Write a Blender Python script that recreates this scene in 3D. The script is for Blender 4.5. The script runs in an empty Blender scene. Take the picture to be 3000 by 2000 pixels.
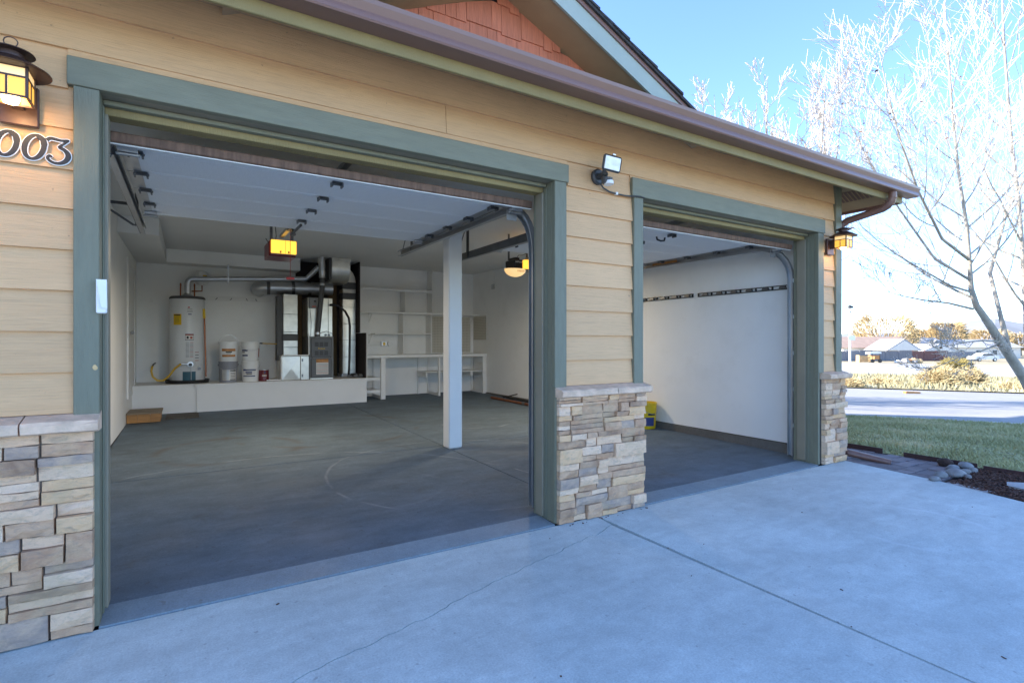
import bpy, math, random
import numpy as np
from mathutils import Vector, Matrix

# ------------------------------------------------------------------ camera, sky, sun, exposure
sc = bpy.context.scene
COL = sc.collection
CAM_H, YAW, FPX = 1.25, math.radians(31.6), 1545.0
cam_d = bpy.data.cameras.new('camera')
cam_d.sensor_width = 36.0
cam_d.lens = FPX / 3000.0 * 36.0
cam_d.clip_start = 0.05
cam_d.clip_end = 6000
cam = bpy.data.objects.new('camera', cam_d)
COL.objects.link(cam)
cam.location = (0, 0, CAM_H)
cam.rotation_euler = (math.pi / 2, 0, -YAW)
sc.camera = cam

SUN_AZ, SUN_EL = math.radians(-50), math.radians(28)
w = bpy.data.worlds.new('World')
sc.world = w
w.use_nodes = True
wn = w.node_tree
wn.nodes.clear()
sky = wn.nodes.new('ShaderNodeTexSky')
sky.sky_type = 'NISHITA'
sky.sun_disc = False
sky.sun_elevation = SUN_EL
sky.sun_rotation = SUN_AZ % (2 * math.pi)
sky.altitude = 1800
sky.air_density = 1.0
sky.dust_density = 0.0
sky.ozone_density = 3.5
bg = wn.nodes.new('ShaderNodeBackground')
bg.inputs['Strength'].default_value = 0.15
wo = wn.nodes.new('ShaderNodeOutputWorld')
tint = wn.nodes.new('ShaderNodeMix')
tint.data_type = 'RGBA'
tint.blend_type = 'MULTIPLY'
tint.inputs[0].default_value = 1.0
tint.inputs[7].default_value = (0.87, 0.90, 1.0, 1)
wn.links.new(sky.outputs[0], tint.inputs[6])
wn.links.new(tint.outputs[2], bg.inputs['Color'])
wn.links.new(bg.outputs[0], wo.inputs['Surface'])

sun_d = bpy.data.lights.new('sun', 'SUN')
sun_d.energy = 4.0
sun_d.angle = math.radians(0.5)
sun_d.color = (1.0, 0.93, 0.82)
sun = bpy.data.objects.new('sun', sun_d)
COL.objects.link(sun)
sv = Vector((math.sin(SUN_AZ) * math.cos(SUN_EL), math.cos(SUN_AZ) * math.cos(SUN_EL), math.sin(SUN_EL)))
sun.rotation_euler = sv.to_track_quat('Z', 'Y').to_euler()
sun.location = sv * 60

sc.view_settings.view_transform = 'Standard'
sc.view_settings.look = 'None'
sc.view_settings.gamma = 1.0
sc.view_settings.use_curve_mapping = False
sc.view_settings.exposure = 2.08
sc.render.engine = 'CYCLES'
try:
    sc.cycles.use_denoising = True
    sc.cycles.max_bounces = 10
    sc.cycles.diffuse_bounces = 6
    sc.cycles.glossy_bounces = 4
    sc.cycles.sample_clamp_indirect = 6.0
    sc.cycles.caustics_reflective = False
    sc.cycles.caustics_refractive = False
except Exception:
    pass

LAMP_OPENER = 9.5
LAMP_LANTERN = 0.32

# ------------------------------------------------------------------ helpers: photo ray -> place
SN, CS = math.sin(YAW), math.cos(YAW)


def ray(x, y):
    a = (x - 1500) / FPX
    return Vector((SN + a * CS, CS - a * SN, -(y - 1000) / FPX))


def on_depth(x, y, zc):
    return Vector((0, 0, CAM_H)) + ray(x, y) * zc


# terrain falls away from the house towards the street; u is the street's normal
UX, UY = 0.838, 0.546
VX, VY = 0.546, -0.838
TS = [(-600, -0.03), (7.0, -0.03), (11.3, -0.14), (12.2, -0.2), (22.8, -0.46), (43, -0.98), (107, -2.3), (160, -2.5), (2500, -3.5)]


def tz(s):
    for (a, za), (b, zb) in zip(TS, TS[1:]):
        if s <= b:
            return za + (zb - za) * (s - a) / (b - a)
    return TS[-1][1]


def gz(x, y):
    return tz(x * UX + y * UY)


def on_ground(x, y):
    r = ray(x, y)
    lo, hi = 0.5, 400.0
    for _ in range(60):
        m = (lo + hi) / 2
        p = Vector((0, 0, CAM_H)) + r * m
        if p.z > gz(p.x, p.y):
            lo = m
        else:
            hi = m
    return Vector((0, 0, CAM_H)) + r * lo


FLOOR_SL = 0.0125


def fz(y):
    return 0.012 + FLOOR_SL * (y - 2.905)


# ------------------------------------------------------------------ helpers: meshes
class MB:
    def __init__(self):
        self.v, self.f = [], []

    def add(self, vs, fs):
        n = len(self.v)
        self.v += [tuple(p) for p in vs]
        self.f += [tuple(i + n for i in q) for q in fs]
        return self

    def box(self, x0, x1, y0, y1, z0, z1, M=None):
        vs = [(x0, y0, z0), (x1, y0, z0), (x1, y1, z0), (x0, y1, z0), (x0, y0, z1), (x1, y0, z1), (x1, y1, z1), (x0, y1, z1)]
        if M is not None:
            vs = [M @ Vector(p) for p in vs]
        return self.add(vs, [(0, 3, 2, 1), (4, 5, 6, 7), (0, 1, 5, 4), (1, 2, 6, 5), (2, 3, 7, 6), (3, 0, 4, 7)])

    def cbox(self, x0, x1, y0, y1, z0, z1, c=0.003, M=None):
        vs, idx = [], {}
        for ix, X in ((0, x0), (1, x1)):
            for iy, Y in ((0, y0), (1, y1)):
                for iz, Z in ((0, z0), (1, z1)):
                    sx, sy, sz = (1 - 2 * ix) * c, (1 - 2 * iy) * c, (1 - 2 * iz) * c
                    idx[ix, iy, iz] = len(vs)
                    vs += [(X, Y + sy, Z + sz), (X + sx, Y, Z + sz), (X + sx, Y + sy, Z)]
        if M is not None:
            vs = [M @ Vector(p) for p in vs]
        F = []
        o = [(0, 0), (1, 0), (1, 1), (0, 1)]
        for i in (0, 1):
            F.append([idx[i, a, b] for a, b in o])
            F.append([idx[a, i, b] + 1 for a, b in o])
            F.append([idx[a, b, i] + 2 for a, b in o])
        for a in (0, 1):
            for b in (0, 1):
                F.append([idx[0, a, b] + 1, idx[1, a, b] + 1, idx[1, a, b] + 2, idx[0, a, b] + 2])
                F.append([idx[a, 0, b], idx[a, 1, b], idx[a, 1, b] + 2, idx[a, 0, b] + 2])
                F.append([idx[a, b, 0], idx[a, b, 1], idx[a, b, 1] + 1, idx[a, b, 0] + 1])
        for k in idx.values():
            F.append([k, k + 1, k + 2])
        return self.add(vs, F)

    def prism(self, poly, d, axis='y', M=None):
        """poly: list of 3D points (planar); extruded by vector d"""
        n = len(poly)
        d = Vector(d)
        vs = [Vector(p) for p in poly] + [Vector(p) + d for p in poly]
        if M is not None:
            vs = [M @ p for p in vs]
        fs = [tuple(range(n)), tuple(range(2 * n - 1, n - 1, -1))]
        fs += [(i, (i + 1) % n, (i + 1) % n + n, i + n) for i in range(n)]
        return self.add(vs, fs)

    def tube(self, pts, r, n=8, caps=True, flat=1.0):
        pts = [Vector(p) for p in pts]
        rr = r if isinstance(r, (list, tuple)) else [r] * len(pts)
        vs, fs = [], []
        prev = None
        for i, p in enumerate(pts):
            t = (pts[min(i + 1, len(pts) - 1)] - pts[max(i - 1, 0)])
            t = t.normalized() if t.length > 1e-9 else Vector((0, 0, 1))
            if prev is None:
                a = t.orthogonal().normalized()
                if abs(t.z) < 0.9:
                    a = t.cross(Vector((0, 0, 1))).normalized()
            else:
                a = prev - t * prev.dot(t)
                a = a.normalized() if a.length > 1e-6 else t.orthogonal().normalized()
            prev = a
            b = t.cross(a)
            for k in range(n):
                g = 2 * math.pi * (k + 0.5) / n
                vs.append(p + (a * math.cos(g) + b * math.sin(g) * flat) * rr[i])
        for i in range(len(pts) - 1):
            for k in range(n):
                k2 = (k + 1) % n
                fs.append((i * n + k, i * n + k2, (i + 1) * n + k2, (i + 1) * n + k))
        if caps:
            fs.append(tuple(range(n - 1, -1, -1)))
            m = (len(pts) - 1) * n
            fs.append(tuple(m + k for k in range(n)))
        return self.add(vs, fs)

    def lathe(self, prof, c=(0, 0, 0), n=24, M=None):
        vs, fs = [], []
        for r, z in prof:
            for k in range(n):
                g = 2 * math.pi * k / n
                p = Vector((c[0] + r * math.cos(g), c[1] + r * math.sin(g), c[2] + z))
                vs.append(M @ p if M is not None else p)
        for i in range(len(prof) - 1):
            for k in range(n):
                k2 = (k + 1) % n
                fs.append((i * n + k, i * n + k2, (i + 1) * n + k2, (i + 1) * n + k))
        if prof[0][0] > 1e-6:
            fs.append(tuple(range(n - 1, -1, -1)))
        if prof[-1][0] > 1e-6:
            m = (len(prof) - 1) * n
            fs.append(tuple(m + k for k in range(n)))
        return self.add(vs, fs)

    def blob(self, c, r, seed=0, nu=10, nv=7, rough=0.15, M=None):
        rd = random.Random(seed)
        ph = [rd.uniform(0, 6.28) for _ in range(6)]
        vs, fs = [], []
        for j in range(nv + 1):
            th = math.pi * j / nv
            for i in range(nu):
                a = 2 * math.pi * i / nu
                q = 1 + rough * (math.sin(2 * a + ph[0]) * math.sin(th) + 0.6 * math.sin(3 * a + ph[1] + 2 * th) + 0.5 * math.sin(3 * th + ph[2]))
                p = Vector((c[0] + r[0] * q * math.sin(th) * math.cos(a), c[1] + r[1] * q * math.sin(th) * math.sin(a), c[2] + r[2] * (1 + 0.3 * (q - 1)) * math.cos(th)))
                vs.append(M @ p if M is not None else p)
        for j in range(nv):
            for i in range(nu):
                i2 = (i + 1) % nu
                fs.append((j * nu + i, (j + 1) * nu + i, (j + 1) * nu + i2, j * nu + i2))
        return self.add(vs, fs)


ORG = {}


def obj(name, mb, mat, parent=None, origin=None, smooth=False, bevel=0.0):
    o_ = ORG[parent.name] if parent is not None else Vector(origin if origin is not None else (0, 0, 0))
    me = bpy.data.meshes.new(name)
    arr = np.array(mb.v, dtype=np.float64).reshape(-1, 3) - np.array(o_)
    me.from_pydata(arr.tolist(), [], mb.f)
    me.validate()
    me.update()
    if smooth:
        me.polygons.foreach_set('use_smooth', [True] * len(me.polygons))
        if smooth == 'auto':
            try:
                me.set_sharp_from_angle(angle=math.radians(40))
            except Exception:
                pass
    if mat is not None:
        me.materials.append(mat)
    o = bpy.data.objects.new(name, me)
    COL.objects.link(o)
    if parent is not None:
        o.parent = parent
    else:
        o.location = o_
    ORG[o.name] = Vector(o_)
    if bevel:
        b = o.modifiers.new('bevel', 'BEVEL')
        b.width = bevel
        b.segments = 2
        b.limit_method = 'ANGLE'
        b.angle_limit = math.radians(50)
    return o


def tag(o, label, cat, group=None):
    o['label'] = label
    o['category'] = cat
    if group:
        o['group'] = group
    return o


def thing(name, loc, label, cat, group=None):
    o = bpy.data.objects.new(name, None)
    o.empty_display_size = 0.1
    COL.objects.link(o)
    o.location = loc
    ORG[o.name] = Vector(loc)
    return tag(o, label, cat, group)


def struct(o, kind='structure'):
    o['kind'] = kind
    return o


def B(*a, c=0.0):
    m = MB()
    return m.cbox(*a, c=c) if c else m.box(*a)


# ------------------------------------------------------------------ helpers: materials
def nodes(name):
    m = bpy.data.materials.new(name)
    m.use_nodes = True
    nt = m.node_tree
    return m, nt, nt.nodes['Principled BSDF']


def pos(nt, scale=(1, 1, 1)):
    g = nt.nodes.new('ShaderNodeNewGeometry')
    mp = nt.nodes.new('ShaderNodeMapping')
    mp.inputs['Scale'].default_value = scale
    nt.links.new(g.outputs['Position'], mp.inputs['Vector'])
    return mp.outputs[0]


def noise(nt, vec, scale, detail=4, rough=0.55, dist=0.0):
    n = nt.nodes.new('ShaderNodeTexNoise')
    n.inputs['Scale'].default_value = scale
    n.inputs['Detail'].default_value = detail
    n.inputs['Roughness'].default_value = rough
    n.inputs['Distortion'].default_value = dist
    nt.links.new(vec, n.inputs['Vector'])
    return n.outputs[0]


def ramp(nt, fac, stops, interp='LINEAR'):
    r = nt.nodes.new('ShaderNodeValToRGB')
    r.color_ramp.interpolation = interp
    e = r.color_ramp.elements
    while len(e) < len(stops):
        e.new(0.5)
    for k, (p, c) in zip(e, stops):
        k.position = p
        k.color = (c, c, c, 1) if isinstance(c, (int, float)) else (*c[:3], 1)
    if fac is not None:
        nt.links.new(fac, r.inputs[0])
    return r.outputs[0]


def mix(nt, fac, a, b, mode='MIX'):
    n = nt.nodes.new('ShaderNodeMix')
    n.data_type = 'RGBA'
    n.blend_type = mode
    for s, v in ((0, fac), (6, a), (7, b)):
        if isinstance(v, (int, float)):
            n.inputs[s].default_value = v
        elif isinstance(v, (tuple, list)):
            n.inputs[s].default_value = (*v[:3], 1)
        else:
            nt.links.new(v, n.inputs[s])
    return n.outputs[2]


def bump(nt, bs, h, strength, dist=0.01):
    b = nt.nodes.new('ShaderNodeBump')
    b.inputs['Strength'].default_value = strength
    b.inputs['Distance'].default_value = dist
    nt.links.new(h, b.inputs['Height'])
    nt.links.new(b.outputs[0], bs.inputs['Normal'])


def orand(nt):
    return nt.nodes.new('ShaderNodeObjectInfo').outputs['Random']


def M(name, col, rough=0.6, metal=0.0, var=0.1, vs=3.0, st=(1, 1, 1), bmp=0.0, bs=60.0, bst=(1, 1, 1), ov=0.0, spec=0.5, dirt=0.0, dcol=(0.05, 0.045, 0.04), ds=1.5):
    m, nt, b = nodes(name)
    n = noise(nt, pos(nt, st), vs, 5)
    c = ramp(nt, n, [(0.3, tuple(x * (1 - var) for x in col)), (0.7, tuple(min(1, x * (1 + var)) for x in col))])
    if ov:
        f = ramp(nt, orand(nt), [(0, 1 - ov), (1, 1 + ov)])
        f = ramp(nt, orand(nt), [(0, max(0.0, 1 - 2 * ov)), (1, 1.0)])
        c = mix(nt, 1.0, c, f, 'MULTIPLY')
    if dirt:
        d = ramp(nt, noise(nt, pos(nt), ds, 7, 0.65), [(0.52, 0.0), (0.75, dirt)])
        c = mix(nt, d, c, dcol)
    nt.links.new(c, b.inputs['Base Color'])
    b.inputs['Roughness'].default_value = rough
    b.inputs['Metallic'].default_value = metal
    b.inputs['Specular IOR Level'].default_value = spec
    if bmp:
        bump(nt, b, noise(nt, pos(nt, bst), bs, 6, 0.6), bmp)
    return m


def emis(name, col, strength, base=None):
    m, nt, b = nodes(name)
    b.inputs['Base Color'].default_value = (*(base or col), 1)
    b.inputs['Emission Color'].default_value = (*col, 1)
    b.inputs['Emission Strength'].default_value = strength
    b.inputs['Roughness'].default_value = 0.4
    return m


def concrete(name, col, spots=0.35, dark=(0.12, 0.12, 0.12), big=0.7, strk=(1, 1, 1), rough=0.8, bmpv=0.25, sk=0.92):
    m, nt, b = nodes(name)
    p = pos(nt)
    a = ramp(nt, noise(nt, p, big, 7, 0.6), [(0.3, tuple(x * 0.80 for x in col)), (0.72, tuple(min(1, x * 1.12) for x in col))])
    s2 = ramp(nt, noise(nt, pos(nt, strk), 3.5, 6, 0.65, 0.4), [(0.35, sk), (0.65, 1.03)])
    c = mix(nt, 1.0, a, s2, 'MULTIPLY')
    fine = ramp(nt, noise(nt, p, 110, 4, 0.75), [(0.28, 0.74), (0.72, 1.12)])
    c = mix(nt, 1.0, c, fine, 'MULTIPLY')
    st = ramp(nt, noise(nt, p, 1.9, 9, 0.72, 0.8), [(0.58, 0.0), (0.74, spots)])
    c = mix(nt, st, c, dark)
    dk = ramp(nt, noise(nt, p, 26, 2, 0.5), [(0.69, 0.0), (0.74, 0.5)])
    c = mix(nt, dk, c, dark)
    c = mix(nt, 1.0, c, ramp(nt, noise(nt, pos(nt, (1.5, 1, 1)), 14, 5, 0.7), [(0.3, 0.90), (0.7, 1.05)]), 'MULTIPLY')
    nt.links.new(c, b.inputs['Base Color'])
    rg = ramp(nt, noise(nt, p, 2.2, 5), [(0.3, rough - 0.12), (0.7, min(1, rough + 0.1))])
    nt.links.new(rg, b.inputs['Roughness'])
    bump(nt, b, noise(nt, p, 180, 4, 0.7), bmpv, 0.004)
    return m


def siding_mat(name, col):
    m, nt, b = nodes(name)
    grain = noise(nt, pos(nt, (1.6, 20, 42)), 3.0, 7, 0.68, 1.2)
    c = ramp(nt, grain, [(0.28, tuple(x * 0.82 for x in col)), (0.5, col), (0.75, tuple(min(1, x * 1.08) for x in col))])
    c = mix(nt, 1.0, c, ramp(nt, noise(nt, pos(nt), 1.2, 6), [(0.3, 0.88), (0.7, 1.05)]), 'MULTIPLY')
    c = mix(nt, 1.0, c, ramp(nt, orand(nt), [(0, 0.90), (1, 1.0)]), 'MULTIPLY')
    spk = ramp(nt, noise(nt, pos(nt), 38, 2, 0.5), [(0.73, 0.0), (0.79, 0.45)])
    c = mix(nt, spk, c, (0.14, 0.09, 0.05))
    nt.links.new(c, b.inputs['Base Color'])
    b.inputs['Roughness'].default_value = 0.62
    bump(nt, b, grain, 0.55, 0.006)
    return m


def stone_mat(name):
    m, nt, b = nodes(name)
    pal = [(0.0, (0.55, 0.325, 0.195)), (0.16, (0.82, 0.54, 0.345)), (0.34, (0.34, 0.195, 0.115)), (0.48, (0.76, 0.46, 0.235)), (0.62, (0.36, 0.275, 0.23)), (0.74, (0.84, 0.585, 0.40)), (0.88, (0.46, 0.255, 0.145))]
    base = ramp(nt, orand(nt), pal, 'CONSTANT')
    v = noise(nt, pos(nt), 9, 7, 0.65, 0.6)
    c = mix(nt, ramp(nt, v, [(0.35, 0.0), (0.68, 0.6)]), base, (0.80, 0.53, 0.325))
    c = mix(nt, ramp(nt, noise(nt, pos(nt, (1, 1, 2.2)), 15, 6, 0.7, 1.0), [(0.5, 0.0), (0.72, 0.55)]), c, (0.22, 0.19, 0.165))
    c = mix(nt, ramp(nt, noise(nt, pos(nt), 5, 4), [(0.52, 0.0), (0.66, 0.4)]), c, (0.50, 0.37, 0.22))
    nt.links.new(c, b.inputs['Base Color'])
    b.inputs['Roughness'].default_value = 0.85
    bump(nt, b, noise(nt, pos(nt, (1, 1, 1.8)), 32, 8, 0.7, 0.5), 0.9, 0.012)
    return m


MT = {}
MT['siding'] = siding_mat('siding_paint', (0.69, 0.418, 0.21))
MT['trim'] = M('sage_trim_paint', (0.172, 0.172, 0.118), 0.6, var=0.08, vs=6, st=(6, 6, 1), bmp=0.35, bs=18, bst=(10, 10, 1.2), dirt=0.25, dcol=(0.12, 0.12, 0.1))
MT['trim_h'] = M('sage_header_paint', (0.195, 0.19, 0.128), 0.6, var=0.08, vs=6, st=(1, 6, 6), bmp=0.35, bs=18, bst=(1.2, 10, 10), dirt=0.25, dcol=(0.12, 0.12, 0.1))
MT['fascia'] = M('fascia_paint', (0.27, 0.205, 0.085), 0.6, var=0.1, vs=5, bmp=0.4, bs=30, bst=(6, 1, 1))
MT['stop'] = M('vinyl_stop', (0.235, 0.205, 0.145), 0.5, var=0.08, vs=4)
MT['gutter'] = M('mauve_gutter', (0.20, 0.105, 0.08), 0.38, var=0.05, vs=1.5, spec=0.6)
MT['soffit'] = M('soffit_paint', (0.40, 0.28, 0.16), 0.7, var=0.08, vs=4, bmp=0.2, bs=40, bst=(1, 8, 1))
MT['redshingle'] = M('red_shingle', (0.62, 0.20, 0.11), 0.7, var=0.14, vs=5, st=(14, 1, 1.2), bmp=0.6, bs=10, bst=(26, 1, 1), ov=0.07)
MT['rake'] = M('rake_paint', (0.34, 0.385, 0.335), 0.6, var=0.06, vs=4)
MT['roof'] = M('asphalt_shingle', (0.045, 0.042, 0.042), 0.9, var=0.4, vs=30, bmp=0.5, bs=120)
MT['stone'] = stone_mat('ledge_stone')
MT['mortar'] = concrete('stone_mortar', (0.24, 0.24, 0.235), spots=0.3)
MT['stonegap'] = M('stone_joint', (0.15, 0.13, 0.11), 0.95, var=0.3, vs=20)
MT['capstone'] = M('cap_stone', (0.72, 0.50, 0.345), 0.85, var=0.18, vs=14, bmp=0.8, bs=28, ov=0.04, dirt=0.4, dcol=(0.25, 0.21, 0.17), ds=9)
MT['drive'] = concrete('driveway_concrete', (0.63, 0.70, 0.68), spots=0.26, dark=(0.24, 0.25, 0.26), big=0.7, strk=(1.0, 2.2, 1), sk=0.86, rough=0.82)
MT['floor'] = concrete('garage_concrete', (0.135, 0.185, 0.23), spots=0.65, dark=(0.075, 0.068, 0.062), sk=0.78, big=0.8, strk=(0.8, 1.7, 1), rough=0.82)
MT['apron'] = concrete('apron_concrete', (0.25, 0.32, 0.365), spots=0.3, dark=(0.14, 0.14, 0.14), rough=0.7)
MT['kerb'] = concrete('kerb_concrete', (0.17, 0.16, 0.145), spots=0.5, dark=(0.07, 0.06, 0.055), big=1.5)
MT['drywall'] = M('drywall', (0.85, 0.845, 0.82), 0.85, var=0.03, vs=1.3, bmp=0.06, bs=90, dirt=0.12, dcol=(0.42, 0.40, 0.36), ds=2.4)
MT['ceiling'] = M('ceiling_drywall', (0.76, 0.755, 0.73), 0.9, var=0.04, vs=1.2, bmp=0.08, bs=90)
MT['white'] = M('white_paint', (0.80, 0.79, 0.76), 0.6, var=0.04, vs=2, dirt=0.08, dcol=(0.4, 0.37, 0.32), ds=2)
MT['whiteplastic'] = M('white_plastic', (0.78, 0.78, 0.76), 0.35, var=0.03, vs=4)
MT['doorpanel'] = M('door_panel_white', (0.84, 0.85, 0.86), 0.7, spec=0.25, var=0.04, vs=10, st=(30, 1, 1), bmp=0.10, bs=60, bst=(4, 1, 1))
MT['seal'] = M('brown_seal', (0.15, 0.085, 0.055), 0.75, var=0.35, vs=8, st=(6, 1, 1), bmp=0.3, bs=40)
MT['galv'] = M('galvanised', (0.55, 0.56, 0.57), 0.36, metal=0.85, var=0.12, vs=5, st=(1, 1, 2))
MT['duct'] = M('duct_sheet', (0.66, 0.64, 0.58), 0.34, metal=0.75, var=0.16, vs=3.5, st=(1, 1, 1.5), dirt=0.2, dcol=(0.3, 0.28, 0.24), ds=5)
MT['duct_dark'] = M('duct_tape_grey', (0.10, 0.10, 0.10), 0.6, metal=0.2, var=0.1)
MT['steel'] = M('dark_steel', (0.16, 0.165, 0.17), 0.42, metal=0.8, var=0.15, vs=9)
MT['trackmetal'] = M('track_metal', (0.42, 0.43, 0.44), 0.4, metal=0.8, var=0.12, vs=4)
MT['black'] = M('black_plastic', (0.015, 0.015, 0.016), 0.45, var=0.2, vs=5)
MT['bronze'] = M('bronze_metal', (0.075, 0.042, 0.034), 0.42, metal=0.35, var=0.25, vs=14)
MT['enamel'] = M('heater_enamel', (0.66, 0.67, 0.67), 0.32, var=0.03, vs=3)
MT['furn'] = M('furnace_grey', (0.115, 0.12, 0.125), 0.5, var=0.06, vs=4)
MT['furn_l'] = M('furnace_edge', (0.20, 0.205, 0.205), 0.5, var=0.06, vs=4)
MT['yellow'] = M('yellow_plastic', (0.75, 0.50, 0.01), 0.45, var=0.05, vs=4)
MT['yellowhose'] = M('yellow_hose', (0.55, 0.34, 0.02), 0.45, var=0.08, vs=6)
MT['copper'] = M('copper', (0.30, 0.105, 0.045), 0.38, metal=0.7, var=0.2, vs=10)
MT['red'] = M('red_plastic', (0.5, 0.02, 0.015), 0.45, var=0.1)
MT['teal'] = M('teal_plate', (0.015, 0.085, 0.125), 0.5, var=0.15)
MT['labelw'] = M('paper_label', (0.70, 0.68, 0.64), 0.6, var=0.05)
MT['labelo'] = M('orange_print', (0.45, 0.20, 0.06), 0.6, var=0.25, vs=20)
MT['labelb'] = M('blue_print', (0.03, 0.045, 0.16), 0.55, var=0.2)
MT['labely'] = M('yellow_print', (0.72, 0.46, 0.01), 0.6, var=0.08)
MT['ink'] = M('ink', (0.02, 0.02, 0.022), 0.6, var=0.1)
MT['inkred'] = M('red_ink', (0.42, 0.09, 0.06), 0.6, var=0.15)
MT['greypail'] = M('grey_pail', (0.27, 0.275, 0.30), 0.5, var=0.08)
MT['maroon'] = M('maroon_can', (0.14, 0.012, 0.02), 0.3, var=0.1)
MT['oak'] = M('honey_wood', (0.46, 0.22, 0.06), 0.45, var=0.22, vs=4, st=(1.2, 9, 9), ov=0.12)
MT['oaktop'] = M('worn_wood_top', (0.22, 0.17, 0.115), 0.6, var=0.25, vs=5, st=(1.5, 9, 9), dirt=0.4, dcol=(0.12, 0.11, 0.1))
MT['panelbrown'] = M('brown_panel', (0.17, 0.105, 0.045), 0.8, var=0.15, vs=3, st=(8, 1, 1))
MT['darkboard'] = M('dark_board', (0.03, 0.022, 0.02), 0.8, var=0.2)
MT['mat'] = M('grey_doormat', (0.10, 0.095, 0.085), 0.95, var=0.3, vs=40, bmp=0.6, bs=150)
MT['peg'] = M('pegboard', (0.60, 0.57, 0.49), 0.7, var=0.03, vs=2)
MT['rodbrown'] = M('rusty_pipe', (0.17, 0.06, 0.025), 0.6, var=0.3, vs=9)
MT['glow_front'] = emis('lit_diffuser', (1.0, 0.50, 0.04), 0.42, (0.8, 0.6, 0.2))
MT['glow_pale'] = emis('lit_pale_diffuser', (1.0, 0.60, 0.22), 0.22, (0.8, 0.7, 0.5))
MT['bulb'] = emis('lit_bulb', (1.0, 0.80, 0.5), 5.0)
MT['amber'] = emis('amber_glass_lit', (1.0, 0.42, 0.03), 0.26, (0.75, 0.45, 0.1))
MT['amberpale'] = emis('pale_glass_lit', (1.0, 0.58, 0.18), 0.20, (0.8, 0.65, 0.4))
MT['floodglass'] = M('flood_lens', (0.85, 0.84, 0.78), 0.25, metal=0.0, var=0.12, vs=30)
MT['flooddark'] = M('flood_body', (0.05, 0.05, 0.05), 0.45, var=0.1)
MT['woodchip'] = M('raw_wood', (0.62, 0.42, 0.2), 0.8, var=0.2)
MT['lawnsoil'] = M('lawn_base', (0.27, 0.28, 0.13), 0.95, var=0.35, vs=2.5, bmp=0.7, bs=60)
MT['mulchbase'] = M('mulch_soil', (0.05, 0.026, 0.018), 0.95, var=0.4, vs=12, bmp=0.8, bs=50)
MT['mulch'] = M('mulch_chip', (0.10, 0.046, 0.03), 0.9, var=0.45, vs=50)
MT['paver'] = M('paver', (0.235, 0.20, 0.20), 0.85, var=0.2, vs=12, bmp=0.4, bs=60, ov=0.16)
MT['edging'] = M('steel_edging', (0.06, 0.026, 0.024), 0.7, var=0.3, vs=6)
MT['cobble'] = M('river_cobble', (0.25, 0.245, 0.24), 0.75, var=0.25, vs=14, bmp=0.3, bs=40, ov=0.16)
MT['flag'] = M('flagstone', (0.36, 0.35, 0.34), 0.8, var=0.2, vs=7, bmp=0.4, bs=30)
MT['ground'] = M('dry_ground', (0.34, 0.28, 0.17), 0.95, var=0.25, vs=0.6, dirt=0.5, dcol=(0.20, 0.19, 0.07), ds=0.25)
MT['meadow'] = M('meadow', (0.36, 0.32, 0.19), 0.95, var=0.3, vs=0.7, dirt=0.6, dcol=(0.24, 0.235, 0.10), ds=0.35, bmp=0.8, bs=6)
MT['street'] = concrete('street_asphalt', (0.33, 0.32, 0.31), spots=0.25, dark=(0.12, 0.12, 0.12), big=0.2)
MT['walk'] = concrete('sidewalk_concrete', (0.46, 0.45, 0.43), spots=0.2, dark=(0.25, 0.25, 0.24))
MT['bark'] = M('pale_bark', (0.36, 0.32, 0.265), 0.85, var=0.3, vs=9, st=(1, 1, 0.4), bmp=0.5, bs=30)
MT['twig'] = M('pale_twigs', (0.58, 0.50, 0.42), 0.85, var=0.2, vs=6)
MT['willow'] = M('golden_willow', (0.46, 0.34, 0.17), 0.9, var=0.25, vs=0.8)
MT['straw'] = M('straw_shrub', (0.50, 0.40, 0.22), 0.95, var=0.3, vs=3)
MT['strawg'] = M('olive_shrub', (0.30, 0.24, 0.08), 0.95, var=0.3, vs=3)
MT['deadleaf'] = M('dead_leaf', (0.16, 0.07, 0.03), 0.9, var=0.4, vs=30)
MT['hill'] = M('far_hill', (0.24, 0.25, 0.26), 1.0, var=0.15, vs=0.02)


def grass_mat():
    m, nt, b = nodes('grass_blades')
    p = pos(nt)
    c = ramp(nt, noise(nt, p, 1.1, 6, 0.65), [(0.3, (0.27, 0.28, 0.11)), (0.5, (0.44, 0.43, 0.19)), (0.7, (0.66, 0.58, 0.33))])
    c = mix(nt, ramp(nt, noise(nt, p, 70, 2), [(0.4, 0.0), (0.65, 0.65)]), c, (0.58, 0.52, 0.32))
    nt.links.new(c, b.inputs['Base Color'])
    b.inputs['Roughness'].default_value = 0.85
    return m


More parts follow.
